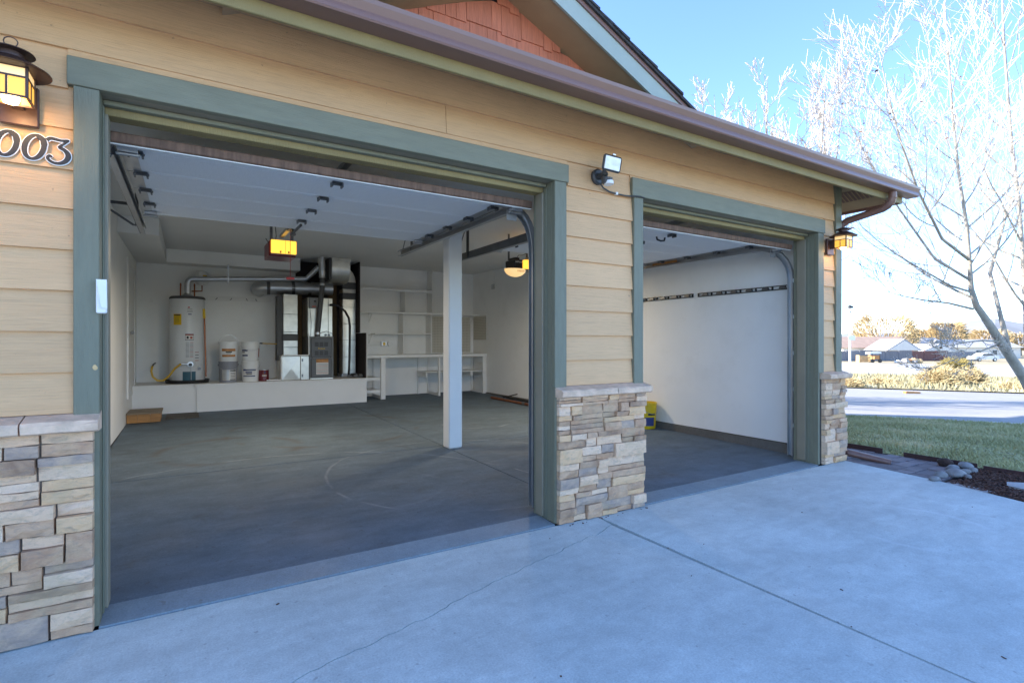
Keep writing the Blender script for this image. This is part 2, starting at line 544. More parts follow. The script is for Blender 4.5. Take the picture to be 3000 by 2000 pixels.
MT['grass'] = grass_mat()
def scuffs(m, arcs):
    nt = m.node_tree
    b = nt.nodes['Principled BSDF']
    src = b.inputs['Base Color'].links[0].from_socket
    p = pos(nt)
    wob = nt.nodes.new('ShaderNodeVectorMath')
    wob.operation = 'MULTIPLY_ADD'
    nz = nt.nodes.new('ShaderNodeTexNoise')
    nz.inputs['Scale'].default_value = 1.6
    nt.links.new(p, nz.inputs['Vector'])
    nt.links.new(nz.outputs[1], wob.inputs[0])
    wob.inputs[1].default_value = (0.12, 0.12, 0)
    nt.links.new(p, wob.inputs[2])
    for (cx, cy, r_, wdt, amt, col) in arcs:
        d = nt.nodes.new('ShaderNodeVectorMath')
        d.operation = 'DISTANCE'
        mp = nt.nodes.new('ShaderNodeVectorMath')
        mp.operation = 'MULTIPLY'
        mp.inputs[1].default_value = (1, 1, 0)
        nt.links.new(wob.outputs[0], mp.inputs[0])
        nt.links.new(mp.outputs[0], d.inputs[0])
        d.inputs[1].default_value = (cx + 0.06, cy + 0.06, 0)
        mr = nt.nodes.new('ShaderNodeMath')
        mr.operation = 'SUBTRACT'
        mr.inputs[1].default_value = r_
        nt.links.new(d.outputs['Value'], mr.inputs[0])
        ab = nt.nodes.new('ShaderNodeMath')
        ab.operation = 'ABSOLUTE'
        nt.links.new(mr.outputs[0], ab.inputs[0])
        line = ramp(nt, ab.outputs[0], [(0.0, 1.0), (wdt, 0.0)])
        gate = ramp(nt, noise(nt, p, 1.1 + r_, 3), [(0.45, 0.0), (0.6, amt)])
        f = mix(nt, 1.0, line, gate, 'MULTIPLY')
        src = mix(nt, f, src, col)
    nt.links.new(src, b.inputs['Base Color'])


scuffs(MT['floor'], [(1.35, 4.35, 0.55, 0.03, 0.10, (0.42, 0.45, 0.5)), (2.3, 4.6, 1.3, 0.02, 0.25, (0.5, 0.52, 0.55)), (0.6, 3.9, 2.1, 0.015, 0.35, (0.5, 0.52, 0.55)), (0.4, 6.6, 0.7, 0.09, 0.6, (0.09, 0.07, 0.055)), (1.6, 7.4, 1.2, 0.07, 0.5, (0.09, 0.07, 0.055)), (3.6, 6.9, 0.5, 0.02, 0.5, (0.5, 0.52, 0.55))])
scuffs(MT['drive'], [(2.6, -2.2, 3.6, 0.05, 0.22, (0.34, 0.38, 0.40)), (3.6, -3.0, 4.9, 0.06, 0.22, (0.34, 0.38, 0.40)), (4.2, 1.6, 0.45, 0.03, 0.25, (0.75, 0.80, 0.82))])
R = random.Random(11)

# ------------------------------------------------------------------ THE SETTING
def strip(s0, s1, dz, t0, t1, n=1):
    mb = MB()
    ks = [s0] + [a for a, _ in TS if s0 < a < s1] + [s1]
    tt = [t0 + (t1 - t0) * i / n for i in range(n + 1)]
    for s in ks:
        for t in tt:
            mb.v.append((UX * s + VX * t, UY * s + VY * t, tz(s) + dz))
    k = n + 1
    for i in range(len(ks) - 1):
        for j in range(n):
            mb.f.append((i * k + j, (i + 1) * k + j, (i + 1) * k + j + 1, i * k + j + 1))
    return mb


struct(obj('ground', strip(-600, 2500, -0.012, -1800, 1800), MT['ground']))
struct(obj('street', strip(12.2, 22.6, 0.004, -120, 120), MT['street']))
struct(obj('far_road', strip(44, 96, 0.006, -160, 160), MT['walk']))
struct(obj('meadow', strip(22.9, 43.5, 0.03, -120, 120), MT['meadow']))
kb = MB()
for t in range(-40, 40, 3):
    a, b_ = t + 0.006, t + 2.994
    vs = []
    for s, z in ((11.45, -0.06), (11.45, 0.045), (11.95, 0.03), (12.12, 0.022), (12.24, -0.06)):
        vs.append((s, z))
    n0 = len(kb.v)
    for tt in (a, b_):
        for s, z in vs:
            kb.v.append((UX * s + VX * tt, UY * s + VY * tt, tz(s) + z))
    for i in range(5):
        j = (i + 1) % 5
        kb.f.append((n0 + i, n0 + j, n0 + 5 + j, n0 + 5 + i))
    kb.f.append((n0 + 4, n0 + 3, n0 + 2, n0 + 1, n0))
    kb.f.append((n0 + 5, n0 + 6, n0 + 7, n0 + 8, n0 + 9))
struct(obj('sidewalk', kb, MT['walk']))
# low far hills
hb = MB()
hr = random.Random(3)
hp = []
for i in range(61):
    a = math.radians(-75 + 150 * i / 60)
    d = 1400
    x, y = d * math.sin(YAW + a), d * math.cos(YAW + a)
    h = 26 + 14 * math.sin(i * 0.7) + 9 * math.sin(i * 1.9 + 1)
    hp.append((x, y, h))
for x, y, h in hp:
    hb.v += [(x * 0.8, y * 0.8, -6), (x, y, h), (x * 1.3, y * 1.3, -6)]
for i in range(60):
    for k in (0, 1):
        hb.f.append((i * 3 + k, i * 3 + 3 + k, i * 3 + 4 + k, i * 3 + 1 + k))
struct(obj('hills', hb, MT['hill']))

# driveway: two slabs parted by a joint, the left one broken by a crack
drv = struct(obj('driveway', B(-9, 5.35, -14, 2.88, -0.12, -0.035), MT['darkboard']))
JX = [(2.498, 2.90), (2.46, 0.77), (2.40, -3.0), (2.3, -14.0)]
JG = 0.006


def slab(poly, parent=drv, mat=None, z0=-0.10, z1=0.0, name='concrete_slab'):
    return obj(name, MB().prism([(x, y, z0) for x, y in poly], (0, 0, z1 - z0)), mat or MT['drive'], parent)


crack = [(2.47, 2.715), (2.44, 2.705), (2.36, 2.664), (2.30, 2.64), (2.255, 2.618), (2.232, 2.632), (2.10, 2.588), (1.98, 2.565), (1.87, 2.52), (1.72, 2.487), (1.60, 2.462), (1.50, 2.418), (1.36, 2.395), (1.24, 2.345), (1.10, 2.310), (0.97, 2.25), (0.83, 2.222), (0.66, 2.165), (0.465, 2.125), (0.32, 2.07), (0.05, 2.0), (-0.4, 1.86), (-1.2, 1.7), (-3, 1.45), (-9, 1.0)]
cr = random.Random(5)
crk = []
for (x0, y0), (x1, y1) in zip(crack, crack[1:]):
    n = max(1, int(math.hypot(x1 - x0, y1 - y0) / 0.035)) if x0 > -0.6 else 1
    for i in range(n):
        f = i / n
        crk.append((x0 + (x1 - x0) * f, y0 + (y1 - y0) * f + (cr.uniform(-0.008, 0.008) if 0 < i else 0)))
crk.append(crack[-1])
g = 0.0035
slab([(2.498 - JG, 2.893)] + [(x, y + g) for x, y in crk] + [(-9, 2.893)])
slab([(2.47 - JG, 2.715 - g)] + [(x, y - g) for x, y in crk[1:]] + [(-9, -14), (2.3 - JG, -14), (2.40 - JG, -3), (2.46 - JG, 0.77)])
slab([(2.498 + JG, 2.893), (2.46 + JG, 0.77), (2.40 + JG, -3), (2.3 + JG, -14), (5.2, -14), (5.0, -2), (5.55, 1.409), (5.742, 2.025), (5.875, 2.827), (5.89, 2.893)])
# debris in the joint and on the slab: pebbles, leaf bits
db = MB()
dr = random.Random(8)
for k in range(3):
    y = dr.uniform(0.7, 2.86)
    x = 2.498 - (2.9 - y) * 0.018 + dr.uniform(-0.012, 0.012)
    r = dr.uniform(0.003, 0.007)
    db.blob((x, y, r * 0.5), (r * 1.5, r, r * 0.7), k, 5, 4)
for k in range(16):
    x = dr.uniform(2.16, 2.98)
    r = dr.uniform(0.003, 0.006)
    db.blob((x, 2.845 + dr.uniform(-0.015, 0.015), r * 0.4), (r * 1.6, r, r * 0.6), 100 + k, 5, 4)
for k in range(16):
    x, y = dr.uniform(0.2, 5.2), dr.uniform(0.6, 2.8)
    L_, W_ = dr.uniform(0.003, 0.009), dr.uniform(0.0015, 0.004)
    Mx = Matrix.Translation((x, y, 0.002)) @ Matrix.Rotation(dr.uniform(0, 6.28), 4, 'Z') @ Matrix.Rotation(dr.uniform(-0.2, 0.2), 4, 'X')
    db.box(-L_, L_, -W_, W_, -0.001, 0.0012, Mx)
struct(obj('driveway_debris', db, MT['mulch']), 'stuff')

# garage floor: four slabs with saw-cut joints and a paler apron at the doors
FX0, FX1, FBACK = -0.735, 5.65, 10.0
flo = struct(obj('garage_floor', MB().add([(-0.9, 2.9, -0.14), (5.8, 2.9, -0.14), (5.8, 11, -0.14), (-0.9, 11, -0.14), (-0.9, 2.9, -0.03), (5.8, 2.9, -0.03), (5.8, 11, 0.06), (-0.9, 11, 0.06)], [(0, 3, 2, 1), (4, 5, 6, 7), (0, 1, 5, 4), (1, 2, 6, 5), (2, 3, 7, 6), (3, 0, 4, 7)]), MT['darkboard']))


def fslab(x0, x1, y0, y1, mat, name='floor_slab', sink=0.0):
    vs = [(x0, y0, -0.02), (x1, y0, -0.02), (x1, y1, fz(y1) - 0.035), (x0, y1, fz(y1) - 0.035), (x0, y0, fz(y0) - sink), (x1, y0, fz(y0) - sink), (x1, y1, fz(y1)), (x0, y1, fz(y1))]
    return obj(name, MB().add(vs, [(0, 3, 2, 1), (4, 5, 6, 7), (0, 1, 5, 4), (1, 2, 6, 5), (2, 3, 7, 6), (3, 0, 4, 7)]), mat, flo)


jx, jy, q = 2.512, 5.62, 0.006
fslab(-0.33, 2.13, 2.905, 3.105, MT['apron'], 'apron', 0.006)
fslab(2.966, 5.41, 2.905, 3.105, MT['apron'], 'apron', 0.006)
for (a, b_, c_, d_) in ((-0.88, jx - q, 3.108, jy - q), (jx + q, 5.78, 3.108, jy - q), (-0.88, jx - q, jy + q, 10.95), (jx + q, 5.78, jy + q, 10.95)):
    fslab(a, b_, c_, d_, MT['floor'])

# lawn, edging, pavers, mulch, cobbles
LX0 = 6.66
pl = [(LX0, -14.0), (LX0, 20.0)]
sfar = 11.42


def sx(y):
    return (sfar - UY * y) / UX


lv = MB()
ys = [-14, -8, -4, -1, 1, 2, 3, 4, 5, 6.5, 8, 10]
for y in ys:
    for k in range(7):
        x = LX0 + (sx(y) - LX0) * k / 6
        lv.v.append((x, y, gz(x, y) + 0.03))
for i in range(len(ys) - 1):
    for k in range(6):
        lv.f.append((i * 7 + k, i * 7 + k + 1, i * 7 + 8 + k, i * 7 + 7 + k))
struct(obj('lawn', lv, MT['lawnsoil']))
# grass blades over the part the place is seen from
gr = np.random.default_rng(4)
N = 90000
px = gr.uniform(0, 1, N)
py = gr.uniform(-0.2, 7.5, N)
X = LX0 + (sx(py) - LX0) * px
keep = gr.uniform(0, 1, N) < 0.95
X, Y = X[keep], py[keep]
N = len(X)
Sx = X * UX + Y * UY
Z = np.interp(Sx, [a for a, _ in TS], [b for _, b in TS]) + 0.026
ang = gr.uniform(0, 6.28, N)
hh = gr.uniform(0.018, 0.045, N) * (0.7 + 0.6 * np.sin(X * 2.1 + 1.3 * np.sin(Y * 1.7)) ** 2)
wd = gr.uniform(0.006, 0.013, N)
ln = gr.uniform(-0.03, 0.03, (N, 2))
V = np.zeros((N, 3, 3))
V[:, 0] = np.stack([X - np.cos(ang) * wd, Y - np.sin(ang) * wd, Z], 1)
V[:, 1] = np.stack([X + np.cos(ang) * wd, Y + np.sin(ang) * wd, Z], 1)
V[:, 2] = np.stack([X + ln[:, 0], Y + ln[:, 1], Z + hh], 1)


def tri_mesh(name, V, mat):
    n = len(V)
    me = bpy.data.meshes.new(name)
    me.vertices.add(n * 3)
    me.vertices.foreach_set('co', V.reshape(-1))
    me.loops.add(n * 3)
    me.loops.foreach_set('vertex_index', np.arange(n * 3, dtype=np.int32))
    me.polygons.add(n)
    me.polygons.foreach_set('loop_start', np.arange(0, n * 3, 3, dtype=np.int32))
    me.polygons.foreach_set('loop_total', np.full(n, 3, dtype=np.int32))
    me.update()
    me.validate()
    me.materials.append(mat)
    o = bpy.data.objects.new(name, me)
    COL.objects.link(o)
    ORG[o.name] = Vector((0, 0, 0))
    return o


struct(tri_mesh('grass', V, MT['grass']), 'stuff')

pb = struct(obj('paver_path', MB().add([(5.60, 1.98, -0.022), (6.64, 1.98, -0.022), (6.64, 9, -0.022), (5.93, 9, -0.022), (5.93, 2.9, -0.022), (5.88, 2.9, -0.022)], [(0, 1, 2, 3, 4, 5)]), MT['mulchbase']))


def drive_edge(y):
    return np.interp(y, [1.409, 2.025, 2.827, 2.95], [5.55, 5.742, 5.875, 5.945])


pr = random.Random(21)
yy = 2.02
row = 0
while yy < 6.0:
    x = 5.62 - (0.1 if row % 2 else 0)
    while x < 6.62:
        wv = pr.choice([0.20, 0.20, 0.13, 0.26])
        a, b_ = max(x + 0.003, float(drive_edge(yy + 0.07)) + 0.012), min(x + wv - 0.003, 6.635)
        if b_ - a > 0.03:
            z = 0.0 + pr.uniform(-0.006, 0.004)
            obj('paver', MB().cbox(a, b_, yy + 0.003, yy + 0.127, z - 0.05, z, c=0.004), MT['paver'], pb)
        x += wv
    yy += 0.13
    row += 1
struct(obj('mulch_bed', MB().add([(4.9, -3, -0.018), (6.64, -3, -0.018), (6.64, 2.12, -0.018), (5.6, 2.12, -0.018)], [(0, 1, 2, 3)]), MT['mulchbase']))
mb = MB()
for k in range(4200):
    y = pr.uniform(0.3, 2.06)
    x0 = float(np.interp(y, [-2, 1.409, 2.025, 2.1], [5.0, 5.55, 5.742, 5.76])) + 0.02
    x = pr.uniform(x0, 6.63)
    if 1.95 < y and x < 6.25:
        continue
    a, t = pr.uniform(0, 6.28), pr.uniform(-0.4, 0.4)
    L, W, T = pr.uniform(0.015, 0.05), pr.uniform(0.004, 0.011), 0.003
    Mx = Matrix.Translation((x, y, -0.008 + pr.uniform(0, 0.018))) @ Matrix.Rotation(a, 4, 'Z') @ Matrix.Rotation(t, 4, 'Y')
    mb.box(-L / 2, L / 2, -W / 2, W / 2, -T, T, Mx)
struct(obj('mulch', mb, MT['mulch']), 'stuff')

ed = [(6.65, 3.9, 6.0), (6.64, 2.86, 3.86), (6.65, 2.03, 2.66), (6.64, -2.0, 1.98)]
for i, (x, y0, y1) in enumerate(ed):
    e = obj('lawn_edging', MB().box(x - 0.004, x + 0.004, y0, y1, -0.05, 0.06 - 0.008 * i), MT['edging'], origin=(x, y0, 0))
    tag(e, ['dark brown edging strip running back along the house side of the lawn', 'dark brown lawn edging strip behind the downspout extension', 'short dark edging strip between pavers and lawn beside the cobbles', 'dark lawn edging strip along the mulch bed'][i], 'edging', 'strips edging the lawn')

cobs = [(5.735, 2.052, 0.075, 0.05, 0.035, 'low grey cobble at the driveway edge, nearest the concrete'), (5.93, 2.075, 0.085, 0.06, 0.05, 'rounded tan-grey cobble second from the driveway edge'), (6.10, 2.02, 0.12, 0.085, 0.065, 'largest pale cobble in the middle of the cluster'), (6.10, 1.93, 0.045, 0.04, 0.032, 'small cobble pressed against the front of the largest cobble'), (6.27, 2.00, 0.06, 0.05, 0.045, 'cobble right behind the largest one, facing the mulch'), (6.40, 1.985, 0.055, 0.05, 0.045, 'mid-sized cobble on the mulch side of the cluster'), (6.54, 2.09, 0.11, 0.07, 0.06, 'long pale cobble beside the lawn edging'), (6.36, 2.13, 0.08, 0.06, 0.05, 'flat white cobble lying on the last pavers'), (6.50, 2.24, 0.09, 0.07, 0.075, 'rough dark brown rock behind the white cobbles')]
for i, (x, y, a, b_, h, lab) in enumerate(cobs):
    o = obj('cobble', MB().blob((x, y, h * 0.35), (a * 0.8, b_ * 0.8, h * 0.68), 40 + i, 14, 9, 0.14), MT['cobble'] if i < 8 else MT['mulchbase'], origin=(x, y, 0), smooth=True)
    tag(o, lab, 'stone', 'cobbles at the end of the paver path')
o = obj('flagstone', MB().prism([(5.93, 1.42, -0.01), (6.18, 1.40, -0.01), (6.24, 1.55, -0.01), (6.12, 1.66, -0.01), (5.98, 1.62, -0.01)], (0, 0, 0.03)), MT['flag'], origin=(6.08, 1.5, 0), bevel=0.006)
tag(o, 'flat grey flagstone lying in the dark mulch', 'stone')
o = obj('border_slab', MB().prism([(5.72, 1.96, -0.02), (5.80, 1.95, -0.02), (5.70, 1.63, -0.02), (5.63, 1.66, -0.02)], (0, 0, 0.022)), MT['flag'], origin=(5.7, 1.8, 0), bevel=0.004)
tag(o, 'narrow grey stone slab between driveway and mulch', 'stone')

# ------------------------------------------------------------------ THE HOUSE
WF = 2.945      # sheathing face
TRIM_Y = 2.905  # trim board face
WI = 3.16       # inner face of the front wall
D1 = (-0.328, 2.131)
D2 = (2.966, 5.41)
HB = 2.347      # header trim underside
HX1 = 5.86
CEIL = 2.80
house = thing('house', (2.5, 7.0, 0), 'tan lap-sided house with open two-door garage, stone piers and red shingled gable', 'house')
fw = MB()
fw.box(-9, D1[0] - 0.02, WF, WI, 0, 2.90)
fw.box(D1[1] + 0.02, D2[0] - 0.02, WF, WI, 0, 2.90)
fw.box(D2[1] + 0.02, HX1 - 0.03, WF, WI, 0, 2.90)
fw.box(D1[0] - 0.02, D1[1] + 0.02, WF, WI, HB + 0.03, 2.90)
fw.box(D2[0] - 0.02, D2[1] + 0.02, WF, WI, HB + 0.03, 2.90)
front = obj('front_wall', fw, MT['drywall'], house)
# lap siding boards, each tilted a little so its lower edge stands proud
SZ = [0.943, 1.119, 1.293, 1.468, 1.643, 1.818, 1.986, 2.160, 2.334, 2.505, 2.681, 2.88]


def board(x0, x1, z0, z1, c0=0.0):
    yb, yt = 2.9185, WF - 0.003
    zt = z1 + 0.018
    vs = [(x0, yb, z0), (x1, yb, z0), (x1, yt - 0.008 + 0.002, zt), (x0, yt - 0.008 + 0.002, zt), (x0, WF + 0.001, z0), (x1, WF + 0.001, z0), (x1, WF + 0.001, zt), (x0, WF + 0.001, zt)]
    b = MB().add([vs[0], vs[1], vs[2], vs[3], vs[4], vs[5], vs[6], vs[7]], [(0, 1, 2, 3), (5, 4, 7, 6), (1, 0, 4, 5), (3, 2, 6, 7), (0, 3, 7, 4), (2, 1, 5, 6)])
    return obj('siding_board', b, MT['siding'], front)


br = random.Random(2)
tl, tr = D1[0] - 0.089 - 0.001, D1[1] + 0.10 + 0.001
pl_, prr = D2[0] - 0.097 - 0.001, D2[1] + 0.102 + 0.001
for z0, z1 in zip(SZ, SZ[1:]):
    if z1 < 2.34:
        spans = [(-6, tl), (tr, pl_), (prr, 5.745)]
    elif z0 < 2.335:
        spans = [(-6, D1[0] - 0.11), (D1[1] + 0.12, D2[0] - 0.12), (D2[1] + 0.115, 5.745)]
        z1 = min(z1, 2.50)
    elif z0 < 2.52:
        spans = [(-6, 1.33), (1.333, 5.745)]
    else:
        spans = [(-6, 5.745)]
    for a, b_ in spans:
        board(a, b_, z0, z1)
# strip of siding between header trim top and the first course line
for a, b_ in ((D1[0] - 0.11, D1[1] + 0.12), (D2[0] - 0.12, D2[1] + 0.115)):
    obj('siding_board', MB().box(a, b_, 2.925, WF, 2.455, 2.515), MT['siding'], front)


def trimb(x0, x1, z0, z1, mat, y0=TRIM_Y, y1=WF + 0.001, name='trim_board'):
    return obj(name, MB().cbox(x0, x1, y0, y1, z0, z1, c=0.003), mat, house)


for (a, b_), lw, rw, top in ((D1, 0.089, 0.10, 2.469), (D2, 0.097, 0.102, 2.486)):
    trimb(a - lw, a, 0.93, HB - 0.001, MT['trim'])
    trimb(b_, b_ + rw, 0.93, HB - 0.001, MT['trim'])
    trimb(a - lw - 0.021, b_ + rw + 0.016, HB, top, MT['trim_h'], y0=TRIM_Y - 0.006)
    # jambs: trim-coloured liner, vinyl stop further in
    for sgn, xx in ((1, a), (-1, b_)):
        obj('jamb', MB().box(min(xx, xx - sgn * 0.018), max(xx, xx - sgn * 0.018), WF + 0.001, WI + 0.002, 0.012, HB), MT['trim'], house)
        obj('jamb_casing', MB().box(min(xx, xx - sgn * 0.030), max(xx, xx - sgn * 0.030), TRIM_Y + 0.004, WF, 0.010, 0.929), MT['trim'], house)
        obj('door_stop', MB().cbox(min(xx, xx + sgn * 0.006), max(xx, xx + sgn * 0.006), 3.0, 3.028, 0.02, HB - 0.03, c=0.002), MT['trim'], house)
        obj('door_stop', MB().cbox(min(xx, xx + sgn * 0.018), max(xx, xx + sgn * 0.018), 3.03, 3.118, 0.03, HB - 0.055, c=0.004), MT['stop'], house)
    obj('head_jamb', MB().box(a - 0.018, b_ + 0.018, TRIM_Y + 0.001, WI + 0.002, HB + 0.0015, HB + 0.028), MT['stop'], house)
    obj('head_stop', MB().cbox(a + 0.001, b_ - 0.001, 3.005, 3.045, HB - 0.022, HB, c=0.003), MT['trim_h'], house)
    obj('head_stop', MB().cbox(a + 0.001, b_ - 0.001, 3.046, 3.135, HB - 0.055, HB, c=0.004), MT['fascia'], house)
# corner board, wrapping the right corner
obj('corner_board', MB().cbox(5.746, HX1, TRIM_Y, WF + 0.002, 0.93, 2.885, c=0.003), MT['trim'], house)
obj('corner_board', MB().cbox(HX1 - 0.03, HX1 + 0.004, WF + 0.003, 3.04, 0.93, 2.87, c=0.003), MT['trim'], house)

# side, rear and left outer walls
obj('side_wall', MB().box(HX1 - 0.15, HX1 - 0.02, WI + 0.001, 13.0, 0, 2.93), MT['siding'], house)
obj('rear_wall', MB().box(-9, HX1 - 0.02, 13.0, 13.15, 0, 2.93), MT['siding'], house)
obj('end_wall', MB().box(-9.15, -9.001, WF, 13.15, 0, 2.93), MT['siding'], house)

# stone piers
def stone_pier(x0, x1, seed, lend=True, rend=True, cap_splits=(0.5,)):
    rd = random.Random(seed)
    yf = 2.876
    vb = MB()
    vb.box(x0 + 0.010, x1 - 0.010, yf + 0.026, WF - 0.001, 0.004, 0.875)
    ven = obj('stone_veneer', vb, MT['stonegap'], house)

    def stone(a, b_, z0, z1):
        gp = 0.0016
        a, b_, z0, z1 = a + gp, b_ - gp, z0 + gp, z1 - gp
        pr_ = rd.uniform(-0.010, 0.020)
        y0 = yf - pr_
        nx = 2 if b_ - a < 0.14 else (3 if b_ - a < 0.26 else 5)
        nz = 2 if z1 - z0 > 0.05 else 1
        m = MB()
        tilt = rd.uniform(-0.006, 0.006)
        e = 0.006
        top = {}
        for i in range(nx + 1):
            for j in range(nz + 1):
                fx, fz_ = i / nx, j / nz
                edge = (i in (0, nx)) or (j in (0, nz))
                dx = 0 if i in (0, nx) else rd.uniform(-0.01, 0.01)
                jz = rd.uniform(-0.0022, 0.0022)
                yyv = y0 + tilt * (fz_ - 0.5) + rd.uniform(-0.005, 0.004) + (0.007 if edge else 0.0)
                top[i, j] = len(m.v)
                m.v.append((a + (b_ - a) * fx + dx + (e * (1 - 2 * fx) * 0.5 if i in (0, nx) else 0), yyv, z0 + (z1 - z0) * fz_ + jz))
        for i in range(nx):
            for j in range(nz):
                m.f.append((top[i, j], top[i + 1, j], top[i + 1, j + 1], top[i, j + 1]))
        ring = [(i, 0) for i in range(nx + 1)] + [(nx, j) for j in range(1, nz + 1)] + [(i, nz) for i in range(nx - 1, -1, -1)] + [(0, j) for j in range(nz - 1, 0, -1)]
        base = len(m.v)
        for i, j in ring:
            m.v.append((a + (b_ - a) * i / nx, yf + 0.045, z0 + (z1 - z0) * j / nz))
        n = len(ring)
        for k in range(n):
            k2 = (k + 1) % n
            m.f.append((base + k, base + k2, top[ring[k2]], top[ring[k]]))
        obj('stone', m, MT['stone'], ven)

    z = 0.004
    while z < 0.862:
        h = min(rd.choice([0.095, 0.11, 0.125, 0.10]), 0.866 - z)
        if 0.866 - (z + h) < 0.04:
            h = 0.866 - z
        x = x0
        while x < x1 - 0.001:
            wv = rd.choice([0.10, 0.14, 0.17, 0.2, 0.24, 0.3])
            if x1 - (x + wv) < 0.09:
                wv = x1 - x
            k = rd.random()
            if k < 0.18:
                stone(x, x + wv, z, z + h)
            elif k < 0.86:
                c_ = h * rd.choice([0.35, 0.42, 0.55, 0.62])
                for u0, u1 in ((z, z + c_), (z + c_, z + h)):
                    if wv > 0.19 and rd.random() < 0.45:
                        m_ = x + wv * rd.uniform(0.35, 0.65)
                        stone(x, m_, u0, u1)
                        stone(m_, x + wv, u0, u1)
                    else:
                        stone(x, x + wv, u0, u1)
            else:
                c1, c2 = h * 0.33, h * 0.66
                stone(x, x + wv, z, z + c1)
                stone(x, x + wv, z + c1, z + c2)
                stone(x, x + wv, z + c2, z + h)
            x += wv
        z += h
    # side return stones visible at the pier's ends
    xs = [x0 - (0.012 if lend else 0)] + [x0 + (x1 - x0) * f for f in cap_splits] + [x1 + (0.022 if rend else 0)]
    for a, b_ in zip(xs, xs[1:]):
        m = MB()
        n = max(3, int((b_ - a) / 0.06))
        prof = [(2.842, 0.868), (2.826, 0.876), (2.823, 0.905), (2.832, 0.918), (2.944, 0.945), (2.944, 0.868)]
        for i in range(n + 1):
            x = a + 0.003 + (b_ - a - 0.006) * i / n
            for k, (py_, pz_) in enumerate(prof):
                jj = 0.004 if 0 < k < 4 else 0.0
                m.v.append((x, py_ + rd.uniform(-jj, jj), pz_ + rd.uniform(-jj, jj) * 0.6))
        q_ = len(prof)
        for i in range(n):
            for k in range(q_):
                k2 = (k + 1) % q_
                m.f.append((i * q_ + k, (i + 1) * q_ + k, (i + 1) * q_ + k2, i * q_ + k2))
        m.f.append(tuple(range(q_)))
        m.f.append(tuple(n * q_ + k for k in range(q_ - 1, -1, -1)))
        obj('cap_stone', m, MT['capstone'], ven)


stone_pier(-2.2, -0.343, 4, False, True, (0.28, 0.55, 0.875))
stone_pier(2.146, 2.962, 9, True, True, (0.6,))
stone_pier(5.49, 5.895, 17, True, True, (0.33,))

# eave: soffit, fascia, gutter
OV = 0.41
FY = WF - OV - 0.015      # fascia face 2.52
FXR = HX1 + OV            # right fascia face
sof = MB()
sof.add([(-9.5, FY + 0.02, 2.695), (FXR - 0.02, FY + 0.02, 2.695), (HX1 - 0.02, WF + 0.01, 2.885), (-9.5, WF + 0.01, 2.885)], [(0, 1, 2, 3)])
sof.add([(FXR - 0.02, FY + 0.02, 2.695), (FXR - 0.02, 13.55, 2.695), (HX1 - 0.02, 13.1, 2.885), (HX1 - 0.02, WF + 0.01, 2.885)], [(0, 1, 2, 3)])
obj('soffit', sof, MT['soffit'], house)
obj('fascia', MB().cbox(-9.5, FXR, FY, FY + 0.02, 2.665, 2.815, c=0.003), MT['fascia'], house)
obj('fascia', MB().cbox(FXR - 0.02, FXR + 0.001, FY + 0.021, 13.6, 2.665, 2.815, c=0.003), MT['gutter'], house)
vt = MB()
Mv = Matrix.Translation((6.03, 2.86, 2.80)) @ Matrix.Rotation(math.radians(24.5), 4, 'Y')
vt.box(-0.085, 0.085, -0.18, 0.18, -0.006, 0.0, Mv)
vent = obj('soffit_vent', vt, MT['gutter'], house)
for k in range(9):
    y = -0.16 + k * 0.04
    obj('vent_slat', MB().box(-0.08, 0.08, y - 0.004, y + 0.004, -0.012, -0.0065, Mv), MT['soffit'], vent)
# K-style gutter (open trough with thickness)
gp = [(FY - 0.002, 2.748), (FY - 0.104, 2.748), (FY - 0.110, 2.756), (FY - 0.109, 2.772), (FY - 0.104, 2.790), (FY - 0.120, 2.822), (FY - 0.124, 2.842), (FY - 0.112, 2.848)]
gp2 = [(FY - 0.110, 2.844), (FY - 0.116, 2.838), (FY - 0.112, 2.822), (FY - 0.096, 2.790), (FY - 0.098, 2.757), (FY - 0.005, 2.752), (FY - 0.005, 2.84), (FY - 0.002, 2.84)]
dz = -0.022
gpoly = [(y, z + dz) for y, z in gp + gp2]
m = MB()
for x in (-9.5, FXR + 0.10):
    for y, z in gpoly:
        m.v.append((x, y, z))
n = len(gpoly)
for i in range(n):
    j = (i + 1) % n
    m.f.append((i, j, n + j, n + i))
gut = obj('gutter', m, MT['gutter'], house)
obj('gutter_end_cap', MB().prism([(FXR + 0.1005, y, z + dz) for y, z in gp] + [(FXR + 0.1005, FY - 0.002, 2.84 + dz)], (0.003, 0, 0)), MT['gutter'], gut)
# the gutter turns the corner along the side eave
m = MB()
for y in (FY - 0.002, 13.6):
    for yy_, z in gpoly:
        m.v.append((FXR + 0.003 + (FY - yy_) * 0.8, y, z))
for i in range(n):
    j = (i + 1) % n
    m.f.append((i, j, n + j, n + i))
# roof: hip roof over the whole house plus pent edge
EZ = 2.835
px0, px1, py0, py1 = -9.6, FXR + 0.06, FY - 0.06, 13.65
half = (py1 - py0) / 2
rz = EZ + 0.45 * half
ry = (py0 + py1) / 2
rf = MB()
for off in (0.0,):
    A = [(px0, py0, EZ), (px1, py0, EZ), (px1, py1, EZ), (px0, py1, EZ), (px0 + half, ry, rz), (px1 - half, ry, rz)]
    rf.add(A, [(0, 1, 5, 4), (1, 2, 5), (2, 3, 4, 5), (3, 0, 4)])
    A2 = [(x, y, z - 0.03) for x, y, z in A]
    rf.add(A2, [(4, 5, 1, 0), (5, 2, 1), (5, 4, 3, 2), (4, 0, 3)])
    rf.add([A[0], A[1], A2[1], A2[0]], [(0, 3, 2, 1)])
    rf.add([A[1], A[2], A2[2], A2[1]], [(0, 3, 2, 1)])
roof = obj('roof', rf, MT['roof'], house)
